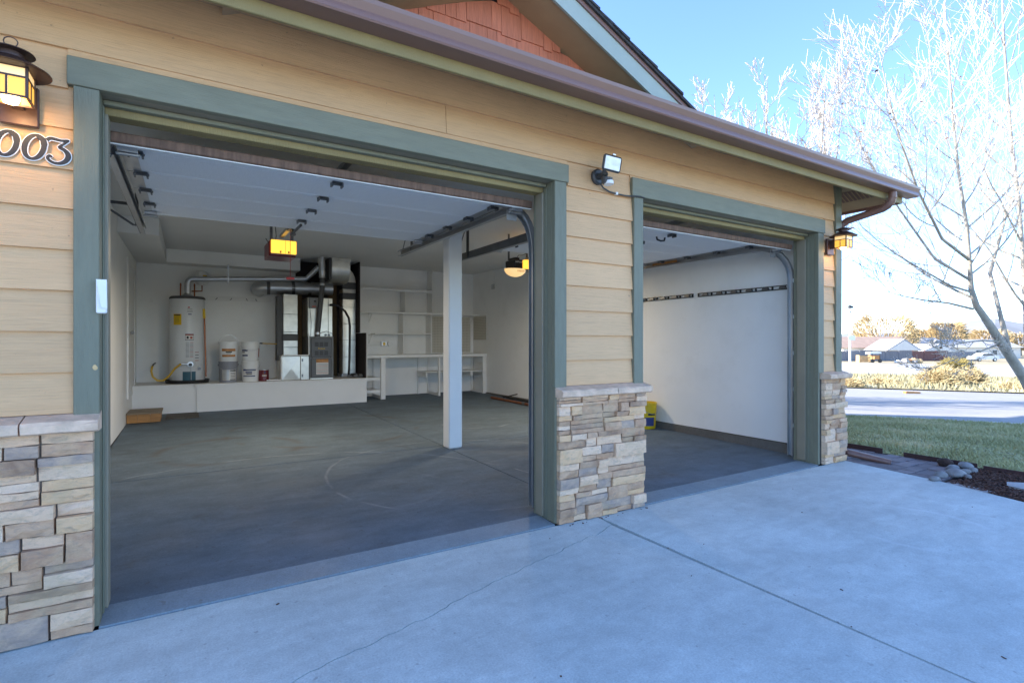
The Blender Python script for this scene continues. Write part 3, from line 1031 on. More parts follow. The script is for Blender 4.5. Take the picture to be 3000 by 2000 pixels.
# starter shingle tabs along the visible eave
sr = random.Random(6)
x = -0.5
while x < px1 - 0.02:
    wv = sr.uniform(0.25, 0.34)
    b_ = min(x + wv, px1 + 0.004)
    y0 = py0 - sr.uniform(0.008, 0.018)
    obj('roof_shingle', MB().add([(x, y0, EZ + 0.002), (b_ - 0.003, y0, EZ + 0.002), (b_ - 0.003, y0 + 0.3, EZ + 0.137), (x, y0 + 0.3, EZ + 0.137), (x, y0, EZ + 0.010), (b_ - 0.003, y0, EZ + 0.010), (b_ - 0.003, y0 + 0.3, EZ + 0.145), (x, y0 + 0.3, EZ + 0.145)], [(0, 3, 2, 1), (4, 5, 6, 7), (0, 1, 5, 4), (1, 2, 6, 5), (2, 3, 7, 6), (3, 0, 4, 7)]), MT['roof'], roof)
    x += wv

# unseen second storey, added over the rear to shade the lawn and lower trunk
obj('unseen_upper_wall', MB().box(-8.5, 5.35, 8.3, 10.5, 2.9, 5.75), MT['siding'], house)
ur = [(-9.0, 7.9, 5.75), (5.75, 7.9, 5.75), (5.75, 10.9, 5.75), (-9.0, 10.9, 5.75), (-7.5, 9.4, 6.45), (4.25, 9.4, 6.45)]
obj('unseen_upper_roof', MB().add(ur, [(0, 1, 5, 4), (1, 2, 5), (2, 3, 4, 5), (3, 0, 4), (3, 2, 1, 0)]), MT['roof'], house)

# gable over the first door: red shingles, soffit, rake board, roof edge
GY, RY = 3.10, 2.81
GXC, GZ = 1.843, 3.604       # apex of the visible shingle field
SL = 0.45


def gtop(x):
    return GZ - SL * abs(x - GXC)


gw = MB().prism([(GXC - 2.4, GY + 0.02, gtop(GXC - 2.4)), (GXC + 2.4, GY + 0.02, gtop(GXC + 2.4)), (GXC, GY + 0.02, GZ + 0.05)], (0, 0.08, 0))
gable = obj('gable_wall', gw, MT['darkboard'], house)
gr2 = random.Random(13)
zrow = 2.66
while zrow < GZ:
    x = GXC - 1.6 - gr2.uniform(0, 0.1)
    while x < GXC + 1.7:
        wv = gr2.choice([0.075, 0.1, 0.13, 0.16, 0.19])
        st = gr2.choice([0.0, 0.0, 0.018, 0.03])
        a, b_ = x + 0.0015, x + wv - 0.0015
        z0, z1 = zrow - 0.012 + st, zrow + 0.20
        # clip the shingle under the rake line
        pts = [(a, z0), (b_, z0), (b_, min(z1, gtop(b_) - 0.001)), (a, min(z1, gtop(a) - 0.001))]
        if a < GXC < b_:
            pts.insert(3, (GXC, min(z1, GZ)))
        if pts[2][1] > z0 + 0.005 or pts[-1][1] > z0 + 0.005:
            if pts[2][1] > z0 + 0.002 and pts[-1][1] > z0 + 0.002 and max(a, b_) > GXC - 1.3:
                mm = MB()
                yf_ = lambda z: GY - 0.006 + 0.055 * (z - z0)
                nq = len(pts)
                mm.v += [(px_, yf_(pz_), pz_) for px_, pz_ in pts] + [(px_, yf_(pz_) + 0.008, pz_) for px_, pz_ in pts]
                mm.f.append(tuple(range(nq)))
                mm.f.append(tuple(range(2 * nq - 1, nq - 1, -1)))
                for i in range(nq):
                    j = (i + 1) % nq
                    mm.f.append((i, i + nq, j + nq, j))
                obj('shingle', mm, MT['redshingle'], gable)
        x += wv
    zrow += 0.172
# gable soffits, rakes and roof planes
LX, RX = GXC - 1.7, GXC + 1.7


def gline(x, dz=0.0):
    return gtop(x) + dz


for xa, xb in ((GXC, RX), (LX, GXC)):
    obj('gable_soffit', MB().add([(xa, RY + 0.02, gline(xa)), (xb, RY + 0.02, gline(xb)), (xb, GY + 0.03, gline(xb)), (xa, GY + 0.03, gline(xa)), (xa, RY + 0.02, gline(xa, 0.015)), (xb, RY + 0.02, gline(xb, 0.015)), (xb, GY + 0.03, gline(xb, 0.015)), (xa, GY + 0.03, gline(xa, 0.015))], [(0, 1, 2, 3), (7, 6, 5, 4), (0, 4, 5, 1), (2, 6, 7, 3)]), MT['soffit'], house)
    dirn = 0.001
    rk = MB()
    P = [(xa, RY, gline(xa, -0.012)), (xb, RY, gline(xb, -0.012)), (xb, RY, gline(xb, 0.125)), (xa, RY, gline(xa, 0.125))]
    rk.prism(P, (0, 0.019, 0))
    rake = obj('rake_board', rk, MT['rake'], house)
    de = MB()
    P = [(xa, RY - 0.012, gline(xa, 0.126)), (xb, RY - 0.012, gline(xb, 0.126)), (xb, RY - 0.012, gline(xb, 0.158)), (xa, RY - 0.012, gline(xa, 0.158))]
    de.prism(P, (0, 0.03, 0))
    obj('drip_edge', de, MT['gutter'], rake)
    rp = MB()
    P = [(xa, RY - 0.03, gline(xa, 0.159)), (xb, RY - 0.03, gline(xb, 0.159)), (xb, RY - 0.03, gline(xb, 0.182)), (xa, RY - 0.03, gline(xa, 0.182))]
    rp.prism(P, (0, 5.4, 0))
    groof = obj('gable_roof', rp, MT['roof'], house)
    if xb > xa and xb == RX:
        x = GXC
        k = 0
        while x < RX - 0.3:
            zz = 0.183
            y0 = RY - 0.034 - (k % 2) * 0.006
            P = [(x, y0, gline(x, zz + 0.006)), (x + 0.155, y0, gline(x + 0.155, zz + 0.016)), (x + 0.155, y0, gline(x + 0.155, zz - 0.004)), (x, y0, gline(x, zz - 0.004))]
            obj('roof_shingle', MB().prism(P, (0, 0.35, 0)), MT['roof'], groof)
            x += 0.14
            k += 1

# downspout: outlet, elbow, offset pipe, wall run, bottom extension
ds = MB()


def ribbed(path, w_, d_, m):
    m.tube(path, w_, 10, True, d_)


top = Vector((5.93, 2.465, 2.735))
pA = [top, top + Vector((0, 0, -0.06)), top + Vector((0.0, 0.012, -0.10)), top + Vector((0.005, 0.045, -0.135)), top + Vector((0.01, 0.09, -0.155)), Vector((5.955, 2.90, 2.525)), Vector((5.945, 2.95, 2.49)), Vector((5.935, 2.99, 2.43)), Vector((5.925, 3.0, 2.36)), Vector((5.925, 3.0, 1.08)), Vector((5.935, 2.995, 0.98)), Vector((5.965, 2.985, 0.90)), Vector((5.975, 2.98, 0.14)), Vector((6.0, 2.97, 0.07)), Vector((6.05, 2.95, 0.055))]
ds.tube(pA, 0.036, 12, True)
dsp = obj('downspout', ds, MT['gutter'], house, smooth='auto')
for k in range(6):
    f = k / 5
    a = math.radians(15 + 60 * f)
    c = top + Vector((0.002, 0.03 - 0.03 * math.cos(a) + 0.02 * f * 2, -0.075 - 0.016 * k))
    c = Vector(pA[1]).lerp(Vector(pA[4]), f)
    rb = MB().tube([c + Vector((0, -0.003 * (1 - f), 0.004)), c + Vector((0, 0.004 * f + 0.001, -0.004))], 0.0395, 12, True)
    obj('elbow_rib', rb, MT['gutter'], dsp)
ext = obj('downspout_extension', MB().tube([(6.035, 2.93, 0.06), (6.07, 2.80, 0.042), (6.15, 2.57, 0.008)], [0.048, 0.045, 0.038], 12, True, 0.8), MT['gutter'], origin=(6.05, 2.8, 0), smooth='auto')
tag(ext, 'mauve-brown downspout extension lying on the pavers by the stone pier', 'downspout')

# ------------------------------------------------------------------ garage interior shell
obj('garage_wall', MB().box(-0.85, FX0, WI + 0.001, 10.9, 0.015, CEIL), MT['drywall'], house)
rw = obj('garage_wall', MB().box(FX1, FX1 + 0.055, WI + 0.001, 10.9, 0.128, CEIL), MT['drywall'], house)
obj('garage_wall', MB().box(-0.85, FX1 + 0.055, 10.901, 11.02, 0.05, CEIL), MT['drywall'], house)
obj('ceiling', MB().box(-0.85, FX1 + 0.055, WI + 0.001, 11.02, CEIL + 0.0005, CEIL + 0.06), MT['ceiling'], house)
kx = 0.03
obj('foundation_kerb', MB().add([(FX1 - kx, WI + 0.002, 0.0), (FX1 + 0.05, WI + 0.002, 0.0), (FX1 + 0.05, 10.9, 0.08), (FX1 - kx, 10.9, 0.08), (FX1 - kx, WI + 0.002, 0.119), (FX1 + 0.05, WI + 0.002, 0.119), (FX1 + 0.05, 10.9, 0.121), (FX1 - kx, 10.9, 0.121)], [(0, 3, 2, 1), (4, 5, 6, 7), (0, 1, 5, 4), (1, 2, 6, 5), (2, 3, 7, 6), (3, 0, 4, 7)]), MT['kerb'], house)
obj('wall_base_strip', MB().box(FX1 - 0.002, FX1 + 0.004, WI + 0.01, 10.89, 0.1215, 0.1285), MT['darkboard'], house)
obj('wall_base_strip', MB().box(FX0 + 0.0005, FX0 + 0.004, WI + 0.01, 8.9, 0.02, 0.085), MT['darkboard'], house)
obj('bulkhead', MB().cbox(FX0 + 0.001, -0.305, 8.0, 10.9, 2.585, CEIL - 0.001, c=0.004), MT['ceiling'], house)
obj('bulkhead', MB().cbox(-0.304, 1.80, 10.5, 10.899, 2.575, CEIL - 0.001, c=0.004), MT['drywall'], house)
# support post
post = obj('support_post', MB().cbox(2.494, 2.66, 5.40, 5.565, 0.045, CEIL, c=0.012), MT['white'], house)
obj('post_base', MB().box(2.502, 2.652, 5.408, 5.557, 0.03, 0.0448), MT['oaktop'], house)
# raised platform at the back
pf = MB()
pf.box(0.125, 2.905, 10.0, 10.9, 0.06, 0.528)
obj('platform', pf, MT['white'], house)
obj('platform', MB().box(FX0 + 0.001, 0.124, 10.03, 10.9, 0.06, 0.532), MT['white'], house)
obj('platform_cap', MB().cbox(0.095, 2.93, 9.975, 10.88, 0.5285, 0.556, c=0.003), MT['white'], house)
obj('platform_cap', MB().cbox(FX0 + 0.001, 0.094, 10.012, 10.88, 0.5325, 0.558, c=0.003), MT['white'], house)
obj('platform_trim', MB().box(FX0 + 0.001, 0.094, 10.02, 10.029, 0.49, 0.532), MT['white'], house)
obj('platform_trim', MB().box(0.10, 2.925, 9.988, 9.999, 0.49, 0.528), MT['white'], house)
# furnace alcove back and cheek
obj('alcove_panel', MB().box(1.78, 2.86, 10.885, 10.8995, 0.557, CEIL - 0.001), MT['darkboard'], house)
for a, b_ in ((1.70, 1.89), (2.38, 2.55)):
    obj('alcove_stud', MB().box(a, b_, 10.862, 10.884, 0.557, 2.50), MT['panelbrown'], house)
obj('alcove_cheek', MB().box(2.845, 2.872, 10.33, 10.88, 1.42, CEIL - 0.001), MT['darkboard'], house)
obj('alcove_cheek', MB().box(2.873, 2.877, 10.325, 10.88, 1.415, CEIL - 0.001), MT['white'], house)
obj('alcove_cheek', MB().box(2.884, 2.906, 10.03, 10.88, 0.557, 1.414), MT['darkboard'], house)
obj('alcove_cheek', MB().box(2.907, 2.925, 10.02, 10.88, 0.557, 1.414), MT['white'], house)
# side door to the house with casing, in the left wall
dr_ = obj('side_door', MB().box(FX0 + 0.0005, FX0 + 0.012, 9.34, 10.28, 0.43, 2.36), MT['white'], house)
for a, b_, c_, d_ in ((9.23, 9.33, 0.43, 2.45), (10.29, 10.39, 0.43, 2.45), (9.331, 10.289, 2.365, 2.45)):
    obj('casing', MB().box(FX0 + 0.0005, FX0 + 0.022, a, b_, c_, d_), MT['white'], dr_)
obj('door_knob', MB().blob((FX0 + 0.05, 9.43, 1.38), (0.028, 0.028, 0.028), 1, 10, 6, 0.0), MT['galv'], dr_)

# ------------------------------------------------------------------ GARAGE DOORS (raised)
def garage_door(x0, x1, label, handle_x, end_y=6.05):
    cx = (x0 + x1) / 2
    t = thing('garage_door', (cx, 4.3, 2.3), label, 'garage door', 'raised overhead doors')
    Zd = 2.315
    sy = [3.195, 3.625, 4.05, 4.48, 4.91, 5.34]
    for i in range(5):
        a, b_ = sy[i] + 0.002, sy[i + 1] - 0.002
        za, zb = (Zd - 0.098, Zd) if i == 0 else (Zd, Zd)
        m = MB()
        xa, xb = x0 - 0.012, x1 + 0.012
        # section with a shallow stiffening lip along each long edge
        prof = [(a, za), (a + 0.03, za), (a + 0.034, za + 0.0025), (b_ - 0.034, zb + 0.0025), (b_ - 0.03, zb), (b_, zb), (b_, zb + 0.045), (a, za + 0.045)]
        m.prism([(xa, y, z) for y, z in prof], (xb - xa, 0, 0))
        s = obj('door_section', m, MT['doorpanel'], t)
        # end stiles
        for e0, e1 in ((xa + 0.001, xa + 0.075), (xb - 0.075, xb - 0.001)):
            mm = MB()
            mm.prism([(e0, a + 0.002, za - 0.002), (e0, b_ - 0.002, zb - 0.002), (e0, b_ - 0.002, zb + 0.001), (e0, a + 0.002, za + 0.001)], (e1 - e0, 0, 0))
            obj('end_stile', mm, MT['galv'], s)
    # bottom rubber seal in its retainer, facing out
    zb0 = Zd - 0.098
    obj('bottom_seal', MB().cbox(x0 - 0.012, x1 + 0.012, 3.168, 3.193, zb0 - 0.004, zb0 + 0.046, c=0.006), MT['seal'], t)
    obj('seal_retainer', MB().box(x0 - 0.012, x1 + 0.012, 3.186, 3.204, zb0 - 0.010, zb0 - 0.005), MT['whiteplastic'], t)
    # hinges along the section joints
    for i in range(1, 5):
        y = sy[i]
        for hx in (x0 + 0.06, cx + handle_x, x1 - 0.06):
            zz = Zd - 0.004
            mm = MB()
            mm.prism([(hx - 0.035, y - 0.035, zz), (hx + 0.035, y - 0.035, zz), (hx + 0.02, y + 0.04, zz), (hx - 0.02, y + 0.04, zz)], (0, 0, -0.005))
            mm.tube([(hx - 0.042, y - 0.005, zz - 0.012), (hx + 0.042, y - 0.005, zz - 0.012)], 0.007, 6)
            mm.box(hx - 0.038, hx - 0.028, y - 0.03, y + 0.02, zz - 0.03, zz - 0.005)
            mm.box(hx + 0.028, hx + 0.038, y - 0.03, y + 0.02, zz - 0.03, zz - 0.005)
            obj('hinge', mm, MT['steel'], t)
    for hx, sg in ((x0 + 0.05, -1), (x1 - 0.05, 1)):
        mm = MB()
        for y, z in ((3.30, Zd - 0.085), (5.24, Zd - 0.004)):
            mm.box(hx - 0.04, hx + 0.04, y - 0.03, y + 0.03, z - 0.022, z - 0.002)
            mm.tube([(hx - 0.05, y + 0.01, z - 0.03), (hx + 0.05 + 0.0 * sg, y + 0.01, z - 0.03)], 0.008, 6)
        obj('bottom_bracket', mm, MT['galv'], t)
        # white bracket tag at the bottom corner
        if sg > 0:
            obj('safety_tag', MB().box(hx - 0.05, hx + 0.035, 3.34, 3.346, Zd - 0.165, Zd - 0.09), MT['galv'], t)
        # track: vertical run, curve, horizontal run
        tx = (x0 - 0.045) if sg < 0 else (x1 + 0.045)
        if sg > 0:
            tx = x1 + 0.035
        path = [(tx, 3.20, 0.05), (tx, 3.20, 1.90)]
        for k in range(1, 9):
            a = math.pi / 2 * k / 8
            path.append((tx, 3.20 + 0.38 * (1 - math.cos(a)), 1.90 + 0.38 * math.sin(a)))
        path.append((tx, end_y, 2.295))
        tm = MB()
        # C-channel: three thin strips swept along the path
        def sweep(off0, off1, x_a, x_b):
            vs = []
            for i, p in enumerate(path):
                p = Vector(p)
                t_ = (Vector(path[min(i + 1, len(path) - 1)]) - Vector(path[max(i - 1, 0)])).normalized()
                nrm = Vector((0, -t_.z, t_.y))
                for xo, of in ((x_a, off0), (x_b, off0), (x_b, off1), (x_a, off1)):
                    vs.append(Vector((tx + xo, p.y, p.z)) + nrm * of)
            fs = []
            for i in range(len(path) - 1):
                for k in range(4):
                    k2 = (k + 1) % 4
                    fs.append((i * 4 + k, i * 4 + k2, (i + 1) * 4 + k2, (i + 1) * 4 + k))
            e = (len(path) - 1) * 4
            fs += [(3, 2, 1, 0), (e, e + 1, e + 2, e + 3)]
            tm.add(vs, fs)
        sweep(-0.030, 0.030, sg * 0.018, sg * 0.0215)
        sweep(0.0265, 0.030, -0.016 * sg, 0.018 * sg)
        sweep(-0.030, -0.0265, -0.016 * sg, 0.018 * sg)
        sweep(0.015, 0.030, -0.020 * sg, -0.0165 * sg)
        obj('track', tm, MT['trackmetal'], t)
        # angle iron backing the horizontal track and hanging struts
        am = MB()
        am.box(min(tx + sg * 0.022, tx + sg * 0.027), max(tx + sg * 0.022, tx + sg * 0.027), 3.75, end_y, 2.262, 2.345)
        obj('track_angle', am, MT['steel'], t)
        hm = MB()
        xh = tx + sg * 0.03
        yh = end_y - 0.35
        hm.box(xh - 0.012, xh + 0.012, yh, yh + 0.004, 2.27, CEIL - 0.002)
        hm.box(xh - 0.012, xh - 0.008, yh, yh + 0.03, 2.27, CEIL - 0.002)
        obj('hanger_strap', hm, MT['steel'], t)
        hm = MB()
        hm.prism([(xh, yh + 0.31, 2.33), (xh, yh + 0.335, 2.33), (xh + 0.0, yh - 0.02, CEIL - 0.03), (xh, yh - 0.045, CEIL - 0.03)], (0.003, 0, 0))
        obj('hanger_strap', hm, MT['steel'], t)
    # rail of the torsion shaft and drums above
    sm = MB().tube([(x0 - 0.08, 3.26, 2.60), (x1 + 0.08, 3.26, 2.60)], 0.013, 8)
    obj('torsion_shaft', sm, MT['galv'], t)
    obj('torsion_spring', MB().tube([(cx + 0.08, 3.26, 2.60), (cx + 0.95, 3.26, 2.60)], 0.027, 10), MT['black'], t)
    for hx in (x0 - 0.02, x1 + 0.02):
        obj('cable_drum', MB().tube([(hx - 0.03, 3.26, 2.60), (hx + 0.03, 3.26, 2.60)], 0.055, 14), MT['galv'], t)
    return t


gd1 = garage_door(D1[0] + 0.02, D1[1] - 0.02, 'white sectional overhead door raised above the near bay', -0.05)
gd2 = garage_door(D2[0] + 0.02, D2[1] - 0.02, 'white sectional overhead door raised above the far bay', -0.1, 6.1)
obj('warning_label', MB().box(D2[1] - 0.012, D2[1] - 0.010, 4.70, 5.12, 2.276, 2.306), MT['labelo'], gd2)
hm = MB().tube([(4.00, 3.74, 2.30), (4.01, 3.74, 2.27), (4.06, 3.74, 2.262), (4.11, 3.74, 2.27), (4.12, 3.74, 2.30)], 0.009, 8)
obj('lift_handle', hm, MT['black'], gd2)
# perforated strap bracket by the left track and the wall holder of the right track
hm = MB().box(FX0 + 0.001, -0.36, 5.30, 5.304, 2.36, 2.385)
obj('track_brace', hm, MT['steel'], gd1)
hm = MB().prism([(FX0 + 0.12, 5.31, 2.36), (FX0 + 0.15, 5.31, 2.36), (-0.355, 5.31, 2.20), (-0.385, 5.31, 2.20)], (0, 0.004, 0))
obj('track_brace', hm, MT['steel'], gd1)
for k in range(5):
    obj('track_clip', MB().box(D2[1] + 0.005, D2[1] + 0.03, 3.14, 3.19, 0.35 + 0.38 * k, 0.39 + 0.38 * k), MT['galv'], gd2)

# ------------------------------------------------------------------ OPENERS
def point(name, loc, watts, col, radius=0.03):
    L = bpy.data.lights.new(name, 'POINT')
    L.energy = watts
    L.color = col
    L.shadow_soft_size = radius
    o = bpy.data.objects.new(name, L)
    COL.objects.link(o)
    o.location = loc
    return o


def down_lamp(loc, watts, col):   # the bulb sits in a housing that throws its light downwards
    L = bpy.data.lights.new('opener_lamp', 'AREA')
    L.shape = 'DISK'
    L.size = 0.13
    L.energy = watts
    L.color = col
    o = bpy.data.objects.new('opener_lamp', L)
    COL.objects.link(o)
    o.location = loc
    return o


def text_mesh(s, size, M4, mat, parent, name='lettering', ext=0.0008, font_shear=0.0):
    cu = bpy.data.curves.new(name, 'FONT')
    cu.body = s
    cu.size = size
    cu.extrude = ext
    cu.align_x = 'CENTER'
    cu.align_y = 'CENTER'
    cu.shear = font_shear
    cu.resolution_u = 3
    to = bpy.data.objects.new(name, cu)
    COL.objects.link(to)
    dg = bpy.context.evaluated_depsgraph_get()
    me = bpy.data.meshes.new_from_object(to.evaluated_get(dg))
    bpy.data.objects.remove(to)
    bpy.data.curves.remove(cu)
    me.transform(Matrix.Translation(-ORG[parent.name]) @ M4)
    me.materials.clear()
    me.materials.append(mat)
    o = bpy.data.objects.new(name, me)
    COL.objects.link(o)
    o.parent = parent
    ORG[o.name] = ORG[parent.name]
    return o


def facing_front(x, y, z):   # text in the XZ plane, read from -Y
    return Matrix.Translation((x, y, z)) @ Matrix.Rotation(math.pi / 2, 4, 'X')


# opener 1: red chassis, lit square diffuser facing the driveway
op = thing('door_opener', (0.93, 6.45, 2.25), 'red garage door opener with one square lit yellow diffuser, above the near bay', 'door opener', 'ceiling openers')
x0, x1, y0, z0, z1 = 0.79, 1.055, 6.40, 2.235, 2.385
obj('chassis', MB().cbox(x0 - 0.02, x1 + 0.0, y0 + 0.02, y0 + 0.42, z0 - 0.03, z1 - 0.01, c=0.006), MT['maroon'], op)
df = obj('diffuser', MB().cbox(x0, x1, y0 - 0.012, y0 + 0.012, z0, z1, c=0.006), MT['glow_front'], op)
obj('diffuser_seam', MB().box(0.937, 0.940, y0 - 0.0135, y0 - 0.0125, z0, z1), MT['labelo'], df)
for xx in (0.88, 0.965):
    obj('vent_slot', MB().box(xx, xx + 0.016, y0 - 0.0135, y0 - 0.0125, z0 + 0.004, z0 + 0.03), MT['labelo'], df)
obj('bottom_lip', MB().box(x0, x1, y0 - 0.010, y0 + 0.012, z0 - 0.012, z0 - 0.001), MT['furn_l'], op)
for xx in (x0 + 0.0, x1 - 0.045):
    obj('hanger_strap', MB().box(xx, xx + 0.03, y0 + 0.10, y0 + 0.104, z1 - 0.008, CEIL - 0.002), MT['steel'], op)
obj('antenna_wire', MB().tube([(x0 - 0.02, y0 + 0.05, z0 + 0.12), (x0 - 0.05, y0 + 0.03, z0 + 0.16)], 0.004, 5), MT['black'], op)
obj('power_wire', MB().tube([(x0 + 0.06, y0 + 0.15, z1 - 0.01), (x0 + 0.075, y0 + 0.16, z1 + 0.07), (x0 + 0.07, y0 + 0.2, z1 + 0.2), (x0 + 0.08, y0 + 0.25, CEIL - 0.002)], 0.004, 5), MT['black'], op)
obj('rail', MB().box(0.885, 0.925, 3.27, 6.45, 2.42, 2.455), MT['trackmetal'], op)
am = MB()
am.prism([(0.875, 4.90, 2.30), (0.90, 4.90, 2.30), (0.93, 6.02, 2.27), (0.90, 6.02, 2.27)], (0, 0, -0.012))
am = MB().tube([(0.86, 4.98, 2.285), (0.82, 5.25, 2.24), (0.90, 5.55, 2.30), (0.905, 5.75, 2.41)], 0.012, 6)
obj('door_arm', am, MT['steel'], op)
obj('release_trolley', MB().cbox(0.87, 0.94, 5.68, 5.84, 2.385, 2.42, c=0.005), MT['steel'], op)
obj('release_cord', MB().tube([(0.885, 5.72, 2.385), (0.886, 5.72, 1.90)], 0.0022, 5), MT['red'], op)
obj('release_handle', MB().cbox(0.847, 0.925, 5.71, 5.73, 1.875, 1.90, c=0.005), MT['red'], op)
down_lamp((0.92, y0 + 0.2, 2.185), LAMP_OPENER, (1.0, 0.83, 0.60)).parent = op
bpy.context.view_layer.update()
for ch in op.children:
    if ch.type == 'LIGHT':
        ch.location = Vector(ch.location) - Vector(op.location)

# opener 2: black body, lit lens in front, round pale lens below
op2 = thing('door_opener', (4.12, 6.45, 2.25), 'black door opener with yellow lens and pale round cover above the far bay', 'door opener', 'ceiling openers')
obj('body', MB().cbox(3.955, 4.10, 6.36, 6.62, 2.29, 2.42, c=0.012), MT['black'], op2)
text_mesh('LiftMaster', 0.03, facing_front(4.03, 6.358, 2.385), MT['whiteplastic'], op2)
obj('body_cap', MB().cbox(3.985, 4.07, 6.40, 6.55, 2.421, 2.455, c=0.006), MT['black'], op2)
ln_ = obj('front_lens', MB().cbox(4.102, 4.36, 6.33, 6.60, 2.29, 2.42, c=0.015), MT['glow_front'], op2)
bl = MB()
prof = []
n = 12
for k in range(n + 1):
    a = math.pi / 2 * k / n
    prof.append((max(0.0001, math.sin(a)), -math.cos(a)))
Mb = Matrix.Translation((4.0, 6.42, 2.285)) @ Matrix.Diagonal((0.165, 0.12, 0.11, 1))
bl.lathe(prof, n=24, M=Mb)
low = obj('lower_lens', bl, MT['glow_pale'], op2, smooth='auto')
for k in range(6):
    xx = 3.975 + k * 0.022
    obj('lens_slot', MB().box(xx, xx + 0.005, 6.302, 6.307, 2.235, 2.262), MT['labelo'], low)
obj('lens_tray', MB().cbox(3.94, 4.30, 6.33, 6.60, 2.278, 2.2885, c=0.003), MT['furn_l'], op2)
for xx in (3.93, 4.24):
    obj('hanger_strap', MB().box(xx, xx + 0.03, 6.5, 6.504, 2.415, CEIL - 0.002), MT['steel'], op2)
obj('power_wire', MB().tube([(4.03, 6.42, 2.45), (4.06, 6.42, 2.49), (4.14, 6.44, 2.50), (4.2, 6.48, 2.52), (4.25, 6.5, 2.56)], 0.004, 5), MT['black'], op2)
obj('rail', MB().box(4.16, 4.20, 3.27, 6.40, 2.425, 2.46), MT['trackmetal'], op2)
obj('release_cord', MB().tube([(4.12, 5.80, 2.42), (4.122, 5.80, 1.80)], 0.0022, 5), MT['red'], op2)
obj('release_handle', MB().cbox(4.08, 4.16, 5.79, 5.81, 1.775, 1.80, c=0.005), MT['red'], op2)
obj('wiring', MB().tube([(3.96, 6.5, 2.36), (4.6, 8.0, 2.60), (5.1, 9.15, 2.76), (5.5, 9.6, 2.79), (5.645, 9.75, 2.78)], 0.004, 5), MT['white'], op2)
lp = down_lamp((0, 0, 0), LAMP_OPENER, (1.0, 0.83, 0.60))
lp.parent = op2
lp.location = Vector((4.26, 6.52, 2.262)) - Vector(op2.location)

# ------------------------------------------------------------------ WATER HEATER
wx, wy, wz = 0.0, 10.42, 0.60
wh = thing('water_heater', (wx, wy, 0.558), 'tall white tank water heater with yellow label on the platform', 'water heater')
obj('tank', MB().lathe([(0.245, wz + 0.0), (0.257, wz + 0.02), (0.257, wz + 1.34), (0.25, wz + 1.355)], (wx, wy, 0), 40), MT['enamel'], wh, smooth='auto')
obj('lid', MB().lathe([(0.262, wz + 1.356), (0.262, wz + 1.378), (0.24, wz + 1.40), (0.0001, wz + 1.41)], (wx, wy, 0), 40), MT['duct_dark'], wh, smooth='auto')
obj('drain_pan', MB().lathe([(0.31, 0.559), (0.325, 0.615), (0.318, 0.615), (0.30, 0.59), (0.0001, 0.59)], (wx, wy, 0), 40), MT['black'], wh, smooth='auto')
obj('base_ring', MB().lathe([(0.235, 0.591), (0.235, 0.5999)], (wx, wy, 0), 30), MT['black'], wh)


def arc_label(name, a0, a1, z0, z1, r, mat, parent, n=8):
    m = MB()
    for i in range(n + 1):
        a = a0 + (a1 - a0) * i / n
        for rr in (r, r + 0.0012):
            for z in (z0, z1):
                m.v.append((parent_c[0] + rr * math.sin(a), parent_c[1] - rr * math.cos(a), z))
    for i in range(n):
        b0, b1 = i * 4, (i + 1) * 4
        m.f += [(b0 + 2, b1 + 2, b1 + 3, b0 + 3), (b0, b0 + 1, b1 + 1, b1), (b0, b1, b1 + 2, b0 + 2), (b0 + 1, b0 + 3, b1 + 3, b1 + 1)]
    m.f += [(0, 2, 3, 1), (n * 4, n * 4 + 1, n * 4 + 3, n * 4 + 2)]
    return obj(name, m, mat, parent)


parent_c = (wx, wy)
RW = 0.2575
arc_label('energy_label', -0.85, -0.34, 1.52, 1.70, RW, MT['labely'], wh)
arc_label('label_print', -0.80, -0.40, 1.672, 1.69, RW + 0.0015, MT['ink'], wh)
for k in range(5):
    arc_label('label_print', -0.74, -0.46, 1.56 + 0.02 * k, 1.564 + 0.02 * k, RW + 0.0015, MT['ink'], wh)
arc_label('warning_label', -0.13, 0.34, 1.27, 1.375, RW, MT['ink'], wh)
arc_label('warning_label', -0.115, 0.325, 1.278, 1.350, RW + 0.0015, MT['labelw'], wh)
arc_label('warning_label', -0.115, 0.325, 1.353, 1.368, RW + 0.0015, MT['inkred'], wh)
arc_label('warning_mark', -0.05, 0.06, 1.295, 1.335, RW + 0.003, MT['ink'], wh)
arc_label('warning_mark', 0.14, 0.27, 1.295, 1.33, RW + 0.003, MT['inkred'], wh)
for k in range(13):
    arc_label('instruction_print', -0.10, 0.10, 0.99 + 0.02 * k, 0.997 + 0.02 * k, RW, MT['furn_l'], wh, 3)
    arc_label('instruction_print', 0.13, 0.32, 0.99 + 0.02 * k, 0.997 + 0.02 * k, RW, MT['inkred'] if k % 4 == 0 else MT['furn_l'], wh, 3)
for k in range(4):
    arc_label('instruction_print', 0.42, 0.66, 0.93 + 0.045 * k, 0.94 + 0.045 * k, RW, MT['inkred'] if k % 3 == 0 else MT['ink'], wh, 3)
arc_label('brand_mark', 0.02, 0.12, 1.80, 1.82, RW, MT['red'], wh, 3)
arc_label('brand_mark', -0.02, 0.26, 1.785, 1.79, RW, MT['ink'], wh, 4)
for k in range(2):
    arc_label('brand_mark', -0.02, 0.28, 1.735 + 0.02 * k, 1.742 + 0.02 * k, RW, MT['furn_l'], wh, 4)
arc_label('brand_mark', 0.03, 0.22, 1.69, 1.705, RW, MT['labelb'], wh, 4)
arc_label('burner_access', -0.27, 0.46, 0.61, 0.755, RW, MT['teal'], wh)
gv = MB().tube([(wx + 0.04, wy - 0.33, 0.88), (wx + 0.04, wy - 0.255, 0.88)], 0.045, 12)
obj('gas_valve', gv, MT['galv'], wh)
